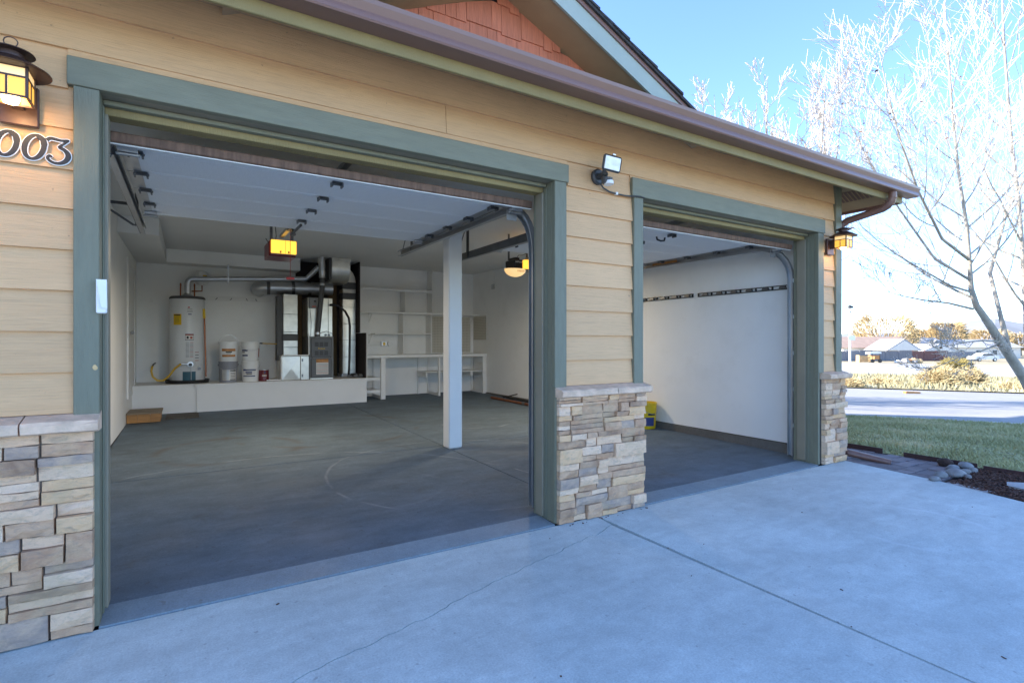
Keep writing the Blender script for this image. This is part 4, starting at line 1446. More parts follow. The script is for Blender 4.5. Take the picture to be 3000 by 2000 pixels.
obj('valve_knob', MB().tube([(wx + 0.04, wy - 0.36, 0.87), (wx + 0.04, wy - 0.331, 0.87)], 0.026, 12), MT['black'], wh)
obj('valve_wire', MB().tube([(wx + 0.06, wy - 0.3, 0.93), (wx + 0.12, wy - 0.29, 0.92), (wx + 0.14, wy - 0.28, 0.85), (wx + 0.09, wy - 0.29, 0.80)], 0.004, 5), MT['white'], wh)
obj('burner_tube', MB().tube([(wx + 0.045, wy - 0.31, 0.85), (wx + 0.05, wy - 0.29, 0.72), (wx + 0.05, wy - 0.28, 0.62)], 0.006, 6), MT['galv'], wh)
obj('drain_valve', MB().tube([(wx + 0.17, wy - 0.27, 0.80), (wx + 0.165, wy - 0.20, 0.80)], 0.022, 10), MT['steel'], wh)
obj('gas_hose', MB().tube([(-0.475, 10.10, 0.86), (-0.49, 10.10, 0.78), (-0.47, 10.10, 0.69), (-0.41, 10.1, 0.628), (-0.33, 10.1, 0.625), (-0.25, 10.1, 0.70), (-0.17, 10.1, 0.82), (-0.09, 10.1, 0.885)], 0.016, 8), MT['yellowhose'], wh, smooth=True)
obj('gas_stub', MB().tube([(-0.475, 10.10, 0.85), (-0.47, 10.3, 0.88), (-0.47, 10.9, 0.88)], 0.013, 6), MT['black'], wh)
obj('gas_fitting', MB().tube([(-0.09, 10.1, 0.885), (0.0, 10.1, 0.885)], 0.009, 6), MT['galv'], wh)
obj('relief_pipe', MB().tube([(wx + 0.235, wy - 0.10, 1.80), (wx + 0.245, wy - 0.13, 1.55), (wx + 0.262, wy - 0.15, 0.80), (wx + 0.265, wy - 0.15, 0.66)], 0.012, 8), MT['copper'], wh)
obj('relief_valve', MB().tube([(wx + 0.232, wy - 0.12, 1.80), (wx + 0.24, wy - 0.13, 1.64)], 0.022, 8), MT['yellow'], wh)
for xx in (-0.10, 0.10):
    obj('water_pipe', MB().tube([(wx + xx, wy, wz + 1.40), (wx + xx, wy, wz + 1.62), (wx + xx, wy + 0.1, wz + 1.63), (wx + xx, 10.9, wz + 1.63)], 0.011, 8), MT['copper'], wh)
flue = obj('flue_pipe', MB().tube([(wx, wy - 0.05, wz + 1.43), (wx, wy - 0.05, wz + 1.62), (wx + 0.01, wy - 0.05, wz + 1.66), (wx + 0.04, wy - 0.05, wz + 1.69), (wx + 0.09, wy - 0.05, wz + 1.70), (1.86, 10.30, 2.40), (1.97, 10.22, 2.52), (2.06, 10.15, 2.62)], 0.047, 14), MT['galv'], wh, smooth='auto')
obj('draft_hood', MB().lathe([(0.085, wz + 1.41), (0.05, wz + 1.45)], (wx, wy - 0.05, 0), 16), MT['galv'], wh)
obj('pipe_strap', MB().box(0.585, 0.605, 10.27, 10.40, 2.25, 2.575), MT['galv'], wh)

# expansion tank
et = thing('expansion_tank', (0.21, 10.68, 2.2), 'small cream expansion tank on the back wall behind the flue pipe', 'tank')
obj('shell', MB().lathe([(0.03, 2.225), (0.08, 2.24), (0.10, 2.27), (0.10, 2.43), (0.08, 2.465), (0.03, 2.48)], (0.215, 10.68, 0), 20), MT['white'], et, smooth='auto')
parent_c = (0.215, 10.68)
arc_label('sticker', 0.1, 0.8, 2.37, 2.40, 0.1005, MT['labely'], et)
obj('pipe', MB().tube([(0.215, 10.68, 2.226), (0.215, 10.68, 2.13), (0.10, 10.68, 2.12), (0.06, 10.68, 2.12)], 0.011, 8), MT['copper'], et)
obj('wall_bracket', MB().box(0.19, 0.24, 10.70, 10.899, 2.33, 2.36), MT['galv'], et)

# ------------------------------------------------------------------ BUCKETS and PAINT CAN
def bucket(x, y, z, label, bodymat, handle='down', prints=(), group='pails on the platform', rim=True, h=0.345, rb=0.13, rt=0.148):
    t = thing('bucket', (x, y, z), label, 'bucket', group)
    prof = [(rb * 0.97, z), (rb, z + 0.008), (rt - 0.004, z + h * 0.80)]
    for k in range(3):
        zz = z + h * (0.80 + 0.06 * k)
        prof += [(rt, zz + 0.001), (rt, zz + 0.008), (rt - 0.004, zz + 0.010), (rt - 0.004, zz + 0.018)]
    prof += [(rt + 0.002, z + h - 0.012), (rt + 0.002, z + h), (rt - 0.01, z + h)]
    if rim == 'open':
        prof += [(rt - 0.012, z + h - 0.02), (rb - 0.004, z + 0.012), (0.0001, z + 0.012)]
    obj('pail', MB().lathe(prof, (x, y, 0), 28), bodymat, t, smooth='auto')
    if rim != 'open':
        obj('lid', MB().lathe([(rt + 0.004, z + h - 0.008), (rt + 0.004, z + h + 0.004), (rt - 0.012, z + h + 0.006), (rt - 0.016, z + h + 0.002), (0.0001, z + h + 0.002)], (x, y, 0), 28), bodymat, t, smooth='auto')
    pts = []
    for k in range(13):
        a = math.pi * k / 12
        if handle == 'up':
            pts.append((x - (rt + 0.006) * math.cos(a), y - 0.01, z + h * 0.86 + 0.17 * math.sin(a)))
        else:
            pts.append((x - (rt + 0.006) * math.cos(a), y - (rt + 0.010) * math.sin(a), z + h * 0.86 - 0.10 * math.sin(a)))
    obj('handle', MB().tube(pts, 0.0028, 5), MT['galv'], t)
    for s_ in (-1, 1):
        obj('handle_ear', MB().tube([(x + s_ * (rt - 0.002), y - 0.01, z + h * 0.86), (x + s_ * (rt + 0.010), y - 0.01, z + h * 0.86)], 0.013, 8), bodymat, t)
    global parent_c
    parent_c = (x, y)
    for a0, a1, f0, f1, mt_ in prints:
        zm = (f0 + f1) / 2
        rr = rb + (rt - 0.004 - rb) * min(1, zm / 0.80)
        m = MB()
        nn = 8
        for i in range(nn + 1):
            a = a0 + (a1 - a0) * i / nn
            for zf_ in (f0, f1):
                r_ = rb + (rt - 0.004 - rb) * min(1, zf_ / 0.80)
                for e in (0.0003, 0.0016 if mt_ is not MT['labelw'] else 0.0009):
                    m.v.append((x + (r_ + e) * math.sin(a), y - (r_ + e) * math.cos(a), z + h * zf_))
        for i in range(nn):
            b0, b1 = i * 4, (i + 1) * 4
            m.f += [(b0 + 1, b1 + 1, b1 + 3, b0 + 3), (b0, b0 + 2, b1 + 2, b1), (b0, b1, b1 + 1, b0 + 1), (b0 + 2, b0 + 3, b1 + 3, b1 + 2)]
        obj('label_print', m, mt_, t)
    return t


PZ = 0.5575
b1 = bucket(0.595, 10.25, PZ, 'grey paint pail with white label, bottom of the left stack', MT['greypail'], prints=[(-0.75, 0.9, 0.10, 0.62, MT['labelw']), (0.15, 0.85, 0.54, 0.60, MT['ink']), (0.2, 0.8, 0.45, 0.47, MT['ink']), (0.2, 0.8, 0.38, 0.40, MT['ink']), (0.2, 0.8, 0.30, 0.32, MT['ink']), (0.2, 0.8, 0.22, 0.24, MT['ink']), (0.15, 0.85, 0.11, 0.15, MT['ink']), (-0.7, 0.0, 0.12, 0.60, MT['galv'])])
b2 = bucket(0.595, 10.25, PZ + 0.353, 'white pail with orange-brown label and raised wire handle, top of the left stack', MT['whiteplastic'], handle='up', prints=[(-0.8, 0.8, 0.53, 0.66, MT['labelo']), (-0.35, 0.35, 0.46, 0.52, MT['ink']), (-0.25, 0.25, 0.40, 0.43, MT['ink']), (-0.8, 0.8, 0.24, 0.35, MT['labelo'])], h=0.33)
b3 = bucket(0.935, 10.25, PZ, 'white pail with blue and white label, bottom of the right stack', MT['whiteplastic'], prints=[(-1.0, 0.5, 0.25, 0.62, MT['labelw']), (-1.0, 0.55, 0.55, 0.62, MT['labelb']), (-0.65, 0.1, 0.43, 0.50, MT['labelb']), (-0.55, 0.1, 0.36, 0.40, MT['ink']), (-1.0, 0.5, 0.25, 0.30, MT['labelb'])])
b4 = bucket(0.935, 10.25, PZ + 0.353, 'white pail with blue stripes and a red side print, top of the right stack', MT['whiteplastic'], prints=[(-1.2, -0.4, 0.52, 0.60, MT['labelb']), (-1.2, -0.75, 0.44, 0.48, MT['ink']), (-1.2, -0.4, 0.26, 0.34, MT['labelb']), (1.05, 1.4, 0.20, 0.66, MT['inkred'])], h=0.33)
pc = thing('paint_can', (1.145, 10.22, PZ), 'small maroon paint can beside the white pails', 'paint can')
obj('can', MB().lathe([(0.082, PZ), (0.082, PZ + 0.185), (0.078, PZ + 0.19)], (1.145, 10.22, 0), 24), MT['maroon'], pc, smooth='auto')
obj('rim', MB().lathe([(0.084, PZ + 0.1905), (0.084, PZ + 0.198), (0.07, PZ + 0.198), (0.068, PZ + 0.192), (0.0001, PZ + 0.192)], (1.145, 10.22, 0), 24), MT['galv'], pc, smooth='auto')
parent_c = (1.145, 10.22)
arc_label('label_print', -0.45, 0.45, PZ + 0.085, PZ + 0.105, 0.0825, MT['labelw'], pc, 5)
arc_label('label_print', -0.05, 0.2, PZ + 0.13, PZ + 0.17, 0.0825, MT['labelb'], pc, 3)

# yellow pail on the garage floor behind the middle pier
yb = bucket(5.47, 5.31, fz(5.31) + 0.001, 'yellow plastic pail on the garage floor by the right wall', MT['yellow'], group='pails on the floor', rim='open', h=0.36, prints=[(-0.9, 0.1, 0.12, 0.45, MT['labelb']), (-0.7, 0.0, 0.2, 0.36, MT['labelw']), (-0.6, 0.2, 0.52, 0.60, MT['ink'])])

# ------------------------------------------------------------------ FURNACE and DUCTS
fu = thing('furnace', (2.1, 10.3, 0.556), 'grey upright gas furnace with louvred doors and orange name plate on the platform', 'furnace')
fx0, fx1, fy0, fz0, fz1 = 1.89, 2.325, 10.12, 0.557, 1.34
obj('cabinet', MB().cbox(fx0, fx1, fy0 + 0.03, 10.78, fz0, fz1, c=0.006), MT['furn_l'], fu)
up = obj('upper_door', MB().cbox(fx0 + 0.03, fx1 - 0.03, fy0, fy0 + 0.03, 0.965, 1.315, c=0.012), MT['furn'], fu)
lo = obj('lower_door', MB().cbox(fx0 + 0.03, fx1 - 0.03, fy0, fy0 + 0.03, 0.585, 0.94, c=0.012), MT['furn'], fu)
obj('base_strip', MB().box(fx0 + 0.02, fx1 - 0.01, fy0 + 0.018, fy0 + 0.0295, fz0, 0.578), MT['duct'], fu)
for zz in (1.16, 1.00):
    for k in range(3):
        xa = fx0 + 0.095 + k * 0.083
        for j in range(5):
            obj('louvre', MB().box(xa, xa + 0.068, fy0 - 0.003, fy0 - 0.0005, zz + j * 0.0165, zz + j * 0.0165 + 0.009), MT['ink'], up)
text_mesh('Rheem', 0.045, facing_front(2.105, fy0 - 0.002, 1.12), MT['labely'], up, 'name_plate', 0.001)
lw_ = obj('service_label', MB().box(fx0 + 0.12, fx0 + 0.335, fy0 - 0.002, fy0 - 0.0005, 0.645, 0.925), MT['labelw'], lo)
obj('label_print', MB().box(fx0 + 0.12, fx0 + 0.335, fy0 - 0.0035, fy0 - 0.0022, 0.862, 0.925), MT['labelo'], lo)
for k in range(9):
    obj('label_print', MB().box(fx0 + 0.13, fx0 + 0.325, fy0 - 0.0035, fy0 - 0.0022, 0.665 + k * 0.021, 0.671 + k * 0.021), MT['inkred'] if k % 3 == 0 else MT['furn_l'], lo)
for xx in (fx0 + 0.05, fx1 - 0.05):
    obj('door_screw', MB().tube([(xx, fy0 + 0.018, 0.952), (xx, fy0 + 0.0295, 0.952)], 0.008, 8), MT['ink'], fu)
# evaporator / plenum above
obj('plenum', MB().cbox(fx0 - 0.005, fx1 + 0.0, fy0 + 0.12, 10.75, fz1 + 0.001, 2.06, c=0.004), MT['duct'], fu)
obj('plenum_seam', MB().box(2.245, 2.252, fy0 + 0.112, fy0 + 0.119, fz1 + 0.01, 2.05), MT['duct_dark'], fu)
obj('humidifier', MB().cbox(1.90, 2.03, fy0 + 0.06, fy0 + 0.1195, 1.86, 2.06, c=0.008), MT['furn_l'], fu)
obj('humidifier_mark', MB().box(1.95, 2.02, fy0 + 0.055, fy0 + 0.0595, 1.88, 1.905), MT['inkred'], fu)
obj('thermometer', MB().tube([(2.0, fy0 + 0.05, 1.99), (2.0, fy0 + 0.0595, 1.99)], 0.02, 10), MT['ink'], fu)
obj('vent_pipe', MB().tube([(2.05, 10.2, 1.34), (2.05, 10.2, 1.40), (2.075, 10.17, 1.75), (2.10, 10.15, 2.05), (2.115, 10.12, 2.25), (2.115, 10.12, 2.36), (2.115, 10.12, 2.48)], 0.046, 16), MT['duct_dark'], fu, smooth='auto')
obj('vent_pipe', MB().tube([(2.115, 10.12, 2.44), (2.118, 10.12, 2.50), (2.11, 10.12, 2.70), (2.105, 10.12, 2.799)], [0.053, 0.062, 0.064, 0.064], 16), MT['galv'], fu, smooth='auto')
for z in (1.40, 2.30, 2.44):
    xx = 2.05 if z < 2 else 2.115
    obj('pipe_joint', MB().tube([(xx, 10.2 if z < 2 else 10.12, z - 0.02), (xx, 10.2 if z < 2 else 10.12, z + 0.02)], 0.051 if z < 2.4 else 0.058, 16), MT['galv'], fu)
obj('control_wire', MB().tube([(1.92, 10.15, 1.35), (1.93, 10.16, 1.6), (1.91, 10.17, 1.85)], 0.005, 5), MT['black'], fu)
obj('control_wire', MB().tube([(2.08, 10.15, 1.40), (2.2, 10.15, 1.44), (2.30, 10.15, 1.40), (2.33, 10.15, 1.34)], 0.005, 5), MT['black'], fu)
for xx in (2.2, 2.26):
    obj('coil_port', MB().tube([(xx, fy0 + 0.10, 1.37), (xx, fy0 + 0.1195, 1.37)], 0.022, 10), MT['steel'], fu)

ct = thing('return_air_box', (1.64, 10.35, 0.556), 'square galvanised return air box with diagonal creases, left of the furnace', 'duct')
q0, q1, q2 = 1.425, 1.735, 1.878
obj('box', MB().cbox(q0, q1, 10.12, 10.7, 0.558, 0.985, c=0.004), MT['duct'], ct)
# cross-broken face: four triangles to a shallow apex
ap = ((q0 + q1) / 2, 10.105, 0.77)
cor = [(q0 + 0.004, 10.1195, 0.562), (q1 - 0.004, 10.1195, 0.562), (q1 - 0.004, 10.1195, 0.981), (q0 + 0.004, 10.1195, 0.981)]
obj('cross_broken_face', MB().add(cor + [ap], [(0, 1, 4), (1, 2, 4), (2, 3, 4), (3, 0, 4)]), MT['duct'], ct)
obj('filter_door', MB().cbox(q1 + 0.002, q2, 10.10, 10.7, 0.558, 0.985, c=0.004), MT['duct'], ct)
for zz in (0.61, 0.89):
    obj('latch', MB().box(q1 + 0.02, q1 + 0.045, 10.094, 10.0995, zz, zz + 0.05), MT['steel'], ct)
obj('drain_line', MB().tube([(1.17, 10.05, 0.575), (1.40, 10.05, 0.575), (1.41, 10.05, 0.60), (1.41, 10.06, 0.985), (1.42, 10.07, 1.0), (1.86, 10.07, 1.0), (1.875, 10.08, 1.02), (1.875, 10.09, 1.38)], 0.012, 8), MT['white'], ct)

dl = thing('supply_duct', (1.6, 10.55, 0.556), 'tall square galvanised duct rising left of the furnace', 'duct', 'sheet metal ducts')
for k in range(4):
    z0_, z1_ = [(0.987, 1.14), (1.145, 1.42), (1.425, 1.75), (1.755, 2.12)][k]
    obj('duct_section', MB().cbox(1.50, 1.745, 10.45, 10.72, z0_, z1_, c=0.003), MT['duct'], dl)
    obj('duct_seam', MB().box(1.496, 1.749, 10.446, 10.724, z1_ + 0.0005, z1_ + 0.004), MT['duct_dark'], dl)
obj('tape_band', MB().box(1.494, 1.751, 10.444, 10.726, 1.265, 1.39), MT['duct_dark'], dl)
obj('side_sleeve', MB().box(1.40, 1.493, 10.48, 10.72, 0.90, 2.09), MT['duct_dark'], dl)
dh = thing('round_duct', (1.7, 10.62, 2.1), 'horizontal round galvanised duct with dark tape bands above the furnace', 'duct', 'sheet metal ducts')
obj('pipe', MB().tube([(1.16, 10.82, 2.20), (1.10, 10.76, 2.22), (1.10, 10.68, 2.225), (1.16, 10.63, 2.235), (1.3, 10.62, 2.245), (2.40, 10.60, 2.27)], 0.125, 20), MT['galv'], dh, smooth='auto')
for xx in (1.235, 1.66, 1.95):
    obj('tape_band', MB().tube([(xx, 10.62, 2.243 + (xx - 1.235) * 0.022), (xx + 0.055, 10.618, 2.245 + (xx - 1.235) * 0.022)], 0.132, 20), MT['duct_dark'], dh, smooth='auto')
db_ = thing('main_trunk_duct', (2.42, 10.2, 2.36), 'large bright galvanised trunk duct under the ceiling above the furnace', 'duct', 'sheet metal ducts')
m = MB()
prof = [(2.795, 10.02), (2.62, 10.02), (2.50, 10.04), (2.42, 10.09), (2.375, 10.17), (2.36, 10.28), (2.36, 10.75), (2.795, 10.75)]
m.prism([(2.27, y, z) for z, y in prof], (0.33, 0, 0))
obj('curved_hood', m, MT['duct'], db_, smooth='auto')
obj('hood_flange', MB().box(2.262, 2.608, 10.0, 10.019, 2.745, 2.797), MT['duct'], db_)
obj('hood_side', MB().box(2.228, 2.268, 10.05, 10.7, 2.40, 2.795), MT['duct_dark'], db_)
dq = thing('riser_duct', (2.72, 10.6, 0.556), 'tall narrow galvanised riser duct right of the furnace', 'duct', 'sheet metal ducts')
zs_ = [0.62, 0.95, 1.28, 1.60, 1.92, 2.08]
for z0_, z1_ in zip(zs_, zs_[1:]):
    obj('duct_section', MB().cbox(2.585, 2.835, 10.52, 10.80, z0_ + 0.002, z1_ - 0.002, c=0.003), MT['duct'], dq)
obj('tape_band', MB().box(2.581, 2.838, 10.515, 10.805, 2.082, 2.20), MT['duct_dark'], dq)
obj('duct_section', MB().cbox(2.585, 2.835, 10.52, 10.80, 2.203, 2.28, c=0.003), MT['duct'], dq)
obj('tape_band', MB().box(2.581, 2.838, 10.515, 10.805, 2.283, 2.41), MT['duct_dark'], dq)
m = MB()
pp = [(2.585, 10.52, 2.413), (2.838, 10.52, 2.413)] + [(2.585 + 0.253 * math.cos(a), 10.52, 2.413 + 0.30 * math.sin(a)) for a in [math.radians(d) for d in (20, 40, 60, 80)]] + [(2.585, 10.52, 2.713)]
m.prism(pp, (0, 0.28, 0))
obj('elbow', m, MT['duct'], dq)
obj('duct_tag', MB().box(2.60, 2.80, 10.513, 10.5195, 2.225, 2.265), MT['labelw'], dq)
obj('duct_foot', MB().cbox(2.56, 2.86, 10.50, 10.82, 0.557, 0.618, c=0.004), MT['galv'], dq)
hs = obj('insulated_line', MB().tube([(2.27, 10.2, 1.93), (2.36, 10.2, 1.94), (2.45, 10.22, 1.91), (2.56, 10.25, 1.83), (2.64, 10.28, 1.70), (2.665, 10.3, 1.55), (2.66, 10.3, 1.0), (2.65, 10.3, 0.70), (2.64, 10.3, 0.57)], 0.022, 10), MT['black'], origin=(2.65, 10.3, 0.557), smooth=True)
tag(hs, 'thick black insulated hose looping from furnace down to platform', 'hose')
rg_ = thing('rag_heap', (2.74, 10.25, 0.557), 'crumpled dark rags and plastic at the right end of the platform', 'rags')
rr = random.Random(77)
for k in range(5):
    obj('rag', MB().blob((2.66 + 0.045 * k, 10.22 + rr.uniform(-0.04, 0.04), 0.585 + rr.uniform(0, 0.02)), (0.06, 0.07, 0.03), 70 + k, 10, 6, 0.35), MT['ink'] if k % 2 else MT['furn_l'], rg_)
gp_ = thing('gas_pipe', (1.3, 10.6, 1.2), 'thin yellowish gas pipe with black valve left of the tall duct', 'pipe')
obj('pipe', MB().tube([(1.16, 10.55, 1.215), (1.49, 10.55, 1.20)], 0.010, 6), MT['yellowhose'], gp_)
obj('valve', MB().tube([(1.08, 10.55, 1.218), (1.16, 10.55, 1.215)], 0.014, 8), MT['black'], gp_)
obj('wall_stub', MB().tube([(1.10, 10.55, 1.217), (1.10, 10.9, 1.217)], 0.010, 6), MT['black'], gp_)

# ------------------------------------------------------------------ SHELVES, BENCH, PEGBOARDS
sh = thing('wall_shelves', (3.75, 10.75, 0.98), 'white built-in wall shelves with dividers on the back wall', 'shelves')
def S_(name, x0, x1, y0, y1, z0, z1):
    return obj(name, MB().cbox(x0, x1, y0, y1, z0, z1, c=0.002), MT['white'], sh)
S_('shelf_board', 2.97, 4.53, 10.60, 10.9, 2.318, 2.342)
S_('shelf_lip', 2.965, 4.53, 10.585, 10.598, 2.29, 2.345)
S_('shelf_board', 2.97, 5.64, 10.60, 10.9, 1.838, 1.860)
S_('shelf_lip', 2.965, 5.64, 10.585, 10.598, 1.825, 1.864)
S_('shelf_board', 3.25, 4.49, 10.60, 10.9, 1.400, 1.422)
S_('upright', 3.885, 3.905, 10.605, 10.9, 1.862, 2.316)
S_('upright', 3.845, 3.865, 10.605, 10.9, 1.424, 1.836)
S_('upright', 3.845, 3.865, 10.605, 10.9, 0.982, 1.398)
S_('upright', 4.50, 4.525, 10.605, 10.9, 1.862, 2.317)
S_('upright', 4.505, 4.53, 10.605, 10.9, 2.344, 2.78)
S_('upright', 4.47, 4.495, 10.605, 10.9, 1.424, 1.836)
S_('upright', 4.47, 4.495, 10.605, 10.9, 0.982, 1.398)
for xx, zz in ((3.20, 1.836), (3.20, 1.398), (5.55, 1.836)):
    m = MB()
    m.box(xx, xx + 0.016, 10.885, 10.8995, zz - 0.19, zz - 0.001)
    m.box(xx, xx + 0.016, 10.66, 10.884, zz - 0.012, zz - 0.001)
    m.prism([(xx + 0.004, 10.67, zz - 0.013), (xx + 0.004, 10.69, zz - 0.013), (xx + 0.004, 10.884, zz - 0.17), (xx + 0.004, 10.884, zz - 0.185)], (0.008, 0, 0))
    obj('bracket', m, MT['white'], sh)

wb = thing('workbench', (4.3, 10.5, 0.09), 'long white built-in workbench along the back wall', 'workbench')
def W_(name, x0, x1, y0, y1, z0, z1):
    return obj(name, MB().cbox(x0, x1, y0, y1, z0, z1, c=0.002), MT['white'], wb)
W_('bench_top', 2.96, 5.645, 10.25, 10.9, 0.955, 0.980)
W_('front_rail', 2.97, 5.645, 10.235, 10.249, 0.925, 0.980)
for a in (3.26, 5.555):
    W_('leg', a, a + 0.089, 10.235 if a < 5 else 10.252, 10.29, 0.105, 0.924)
for a in (4.50,):
    W_('leg', a, a + 0.04, 10.26, 10.30, 0.105, 0.954)
for a in (3.29, 4.50, 5.58, 2.985, 4.27, 5.28):
    W_('leg', a, a + 0.04, 10.86, 10.8995, 0.108, 0.954)
W_('lower_shelf', 2.96, 3.26, 10.30, 10.86, 0.515, 0.535)
W_('shelf_lip', 2.96, 3.258, 10.285, 10.299, 0.485, 0.538)
W_('lower_shelf', 2.96, 3.26, 10.30, 10.86, 0.27, 0.29)
W_('shelf_lip', 2.96, 3.258, 10.285, 10.299, 0.235, 0.293)
W_('floor_rail', 3.275, 3.31, 10.295, 10.86, 0.105, 0.16)
W_('lower_shelf', 4.25, 5.60, 10.34, 10.86, 0.59, 0.612)
W_('shelf_support', 4.25, 4.29, 10.36, 10.86, 0.50, 0.589)
W_('shelf_support', 5.30, 5.36, 10.36, 10.86, 0.50, 0.589)
W_('floor_rail', 4.505, 4.535, 10.305, 10.86, 0.105, 0.16)
W_('floor_rail', 5.58, 5.61, 10.295, 10.86, 0.105, 0.16)

def pegboard(name, lab, origin, du, dv, nrm, w_, h_):
    t = thing(name, origin, lab, 'pegboard', 'perforated tool boards')
    o0 = Vector(origin)
    du, dv, nrm = Vector(du), Vector(dv), Vector(nrm)
    obj('board', MB().prism([o0, o0 + du * w_, o0 + du * w_ + dv * h_, o0 + dv * h_], nrm * 0.008), MT['peg'], t)
    m = MB()
    st = 0.036
    for i in range(int(w_ / st) - 1):
        for j in range(int(h_ / st) - 1):
            c = o0 + du * (st * (i + 1)) + dv * (st * (j + 1)) + nrm * 0.0083
            r_ = 0.006
            m.v += [c - du * r_ - dv * r_, c + du * r_ - dv * r_, c + du * r_ + dv * r_, c - du * r_ + dv * r_]
            k = len(m.v)
            m.f.append((k - 4, k - 3, k - 2, k - 1))
    m.v = [tuple(p) for p in m.v]
    h = obj('peg_holes', m, MT['panelbrown'], t)
    h['kind'] = 'stuff'
    for a, b_, c_, d_ in ((0, w_, -0.0, 0.02), (0, w_, h_ - 0.02, h_), (-0.0, 0.02, 0.021, h_ - 0.021), (w_ - 0.02, w_, 0.021, h_ - 0.021)):
        obj('frame_strip', MB().prism([o0 + du * a + dv * c_ + nrm * 0.009, o0 + du * b_ + dv * c_ + nrm * 0.009, o0 + du * b_ + dv * d_ + nrm * 0.009, o0 + du * a + dv * d_ + nrm * 0.009], nrm * 0.006), MT['white'], t)
    return t
pegboard('pegboard', 'large pegboard above the workbench on the back wall', (4.60, 10.895, 0.985), (1, 0, 0), (0, 0, 1), (0, -1, 0), 0.985, 0.845)
pegboard('pegboard', 'smaller pegboard on the right wall at the workbench corner', (5.645, 10.88, 1.27), (0, -1, 0), (0, 0, 1), (-1, 0, 0), 0.66, 0.57)

ob = thing('outlet', (3.59, 10.88, 1.2), 'double outlet box with green label on the wall above the workbench', 'outlet')
obj('cover_box', MB().cbox(3.46, 3.585, 10.86, 10.899, 1.15, 1.252, c=0.004), MT['galv'], ob)
obj('sticker', MB().box(3.50, 3.55, 10.857, 10.8595, 1.17, 1.23), MT['labely'], ob)
obj('meter', MB().tube([(3.655, 10.85, 1.203), (3.655, 10.899, 1.203)], 0.055, 8), MT['whiteplastic'], ob)
obj('conduit', MB().tube([(2.95, 10.893, 1.165), (3.46, 10.893, 1.165)], 0.006, 6), MT['white'], ob)
jb = thing('junction_box', (5.63, 9.95, 2.43), 'grey outlet box high on the right wall with a white conduit', 'outlet')
obj('box', MB().cbox(5.62, 5.6495, 9.89, 10.0, 2.38, 2.49, c=0.004), MT['galv'], jb)
obj('conduit', MB().tube([(5.642, 9.93, 2.49), (5.642, 9.90, 2.60), (5.642, 9.82, 2.76), (5.642, 9.70, 2.795)], 0.006, 6), MT['white'], jb)
sw = thing('wall_switch', (-0.53, 10.89, 1.95), 'small white switch plate on the back wall left of the water heater', 'switch')
obj('plate', MB().cbox(-0.55, -0.505, 10.893, 10.8995, 1.915, 1.99, c=0.002), MT['white'], sw)
obj('toggle', MB().box(-0.533, -0.522, 10.885, 10.8925, 1.945, 1.965), MT['whiteplastic'], sw)
hk = thing('hook_rail', (0.82, 10.88, 2.02), 'white board with four dark hooks on the back wall above the pails', 'hook rail')
obj('rail_board', MB().cbox(0.295, 1.345, 10.88, 10.899, 1.985, 2.065, c=0.003), MT['white'], hk)
for xx, sg in ((0.44, 1), (0.67, 1), (0.935, -1), (1.09, -1)):
    obj('hook', MB().tube([(xx - 0.012 * sg, 10.879, 2.005), (xx, 10.845, 2.01), (xx + 0.015 * sg, 10.83, 2.035)], 0.005, 6), MT['black'], hk)

# wooden step and mat at the side door
stp = thing('wooden_step', (-0.53, 9.35, 0.09), 'low honey-coloured wooden step box under the side door', 'step')
for k, (a, b_) in enumerate(((-0.727, -0.60), (-0.598, -0.455), (-0.453, -0.332))):
    obj('front_plank', MB().cbox(a, b_, 9.10, 9.12, 0.10, 0.222, c=0.002), MT['oak'], stp)
obj('side_panel', MB().cbox(-0.35, -0.332, 9.121, 9.62, 0.10, 0.222, c=0.002), MT['oak'], stp)
obj('tread', MB().cbox(-0.73, -0.315, 9.08, 9.64, 0.223, 0.243, c=0.003), MT['oaktop'], stp)
mt_ = thing('door_mat', (-0.1, 9.6, 0.09), 'worn grey mat on the floor beside the wooden step', 'mat')
obj('mat_pile', MB().cbox(-0.28, 0.15, 9.30, 9.93, 0.0935, 0.108, c=0.004), MT['mat'], mt_)
obj('mat_border', MB().box(-0.30, 0.17, 9.28, 9.95, 0.0905, 0.0934), MT['duct_dark'], mt_)

# slotted rails on the right wall
def rail(y0, y1, lab):
    t = thing('tool_rail', (5.64, (y0 + y1) / 2, 1.85), lab, 'tool rail', 'slotted rails on the right wall')
    obj('upper_bar', MB().box(5.628, 5.649, y0, y1, 1.866, 1.874), MT['black'], t)
    obj('lower_bar', MB().box(5.628, 5.649, y0, y1, 1.826, 1.836), MT['black'], t)
    n = int((y1 - y0) / 0.20)
    for k in range(n + 1):
        yk = y0 + (y1 - y0 - 0.012) * k / n
        obj('cross_bar', MB().box(5.629, 5.6485, yk, yk + 0.012, 1.8365, 1.8655), MT['black'], t)
    for k in range(n):
        yk = y0 + (y1 - y0) * k / n + 0.03
        m = MB().prism([(5.60, yk, 1.837), (5.60, yk + 0.085, 1.837), (5.60, yk + 0.07, 1.8655), (5.60, yk + 0.015, 1.8655)], (0.028, 0, 0))
        obj('clip', m, MT['steel'], t)
    return t
rail(3.33, 4.56, 'black slotted tool rail on the right wall, the one nearer the door opening')
rail(4.64, 6.30, 'black slotted tool rail on the right wall, the one deeper in the garage')

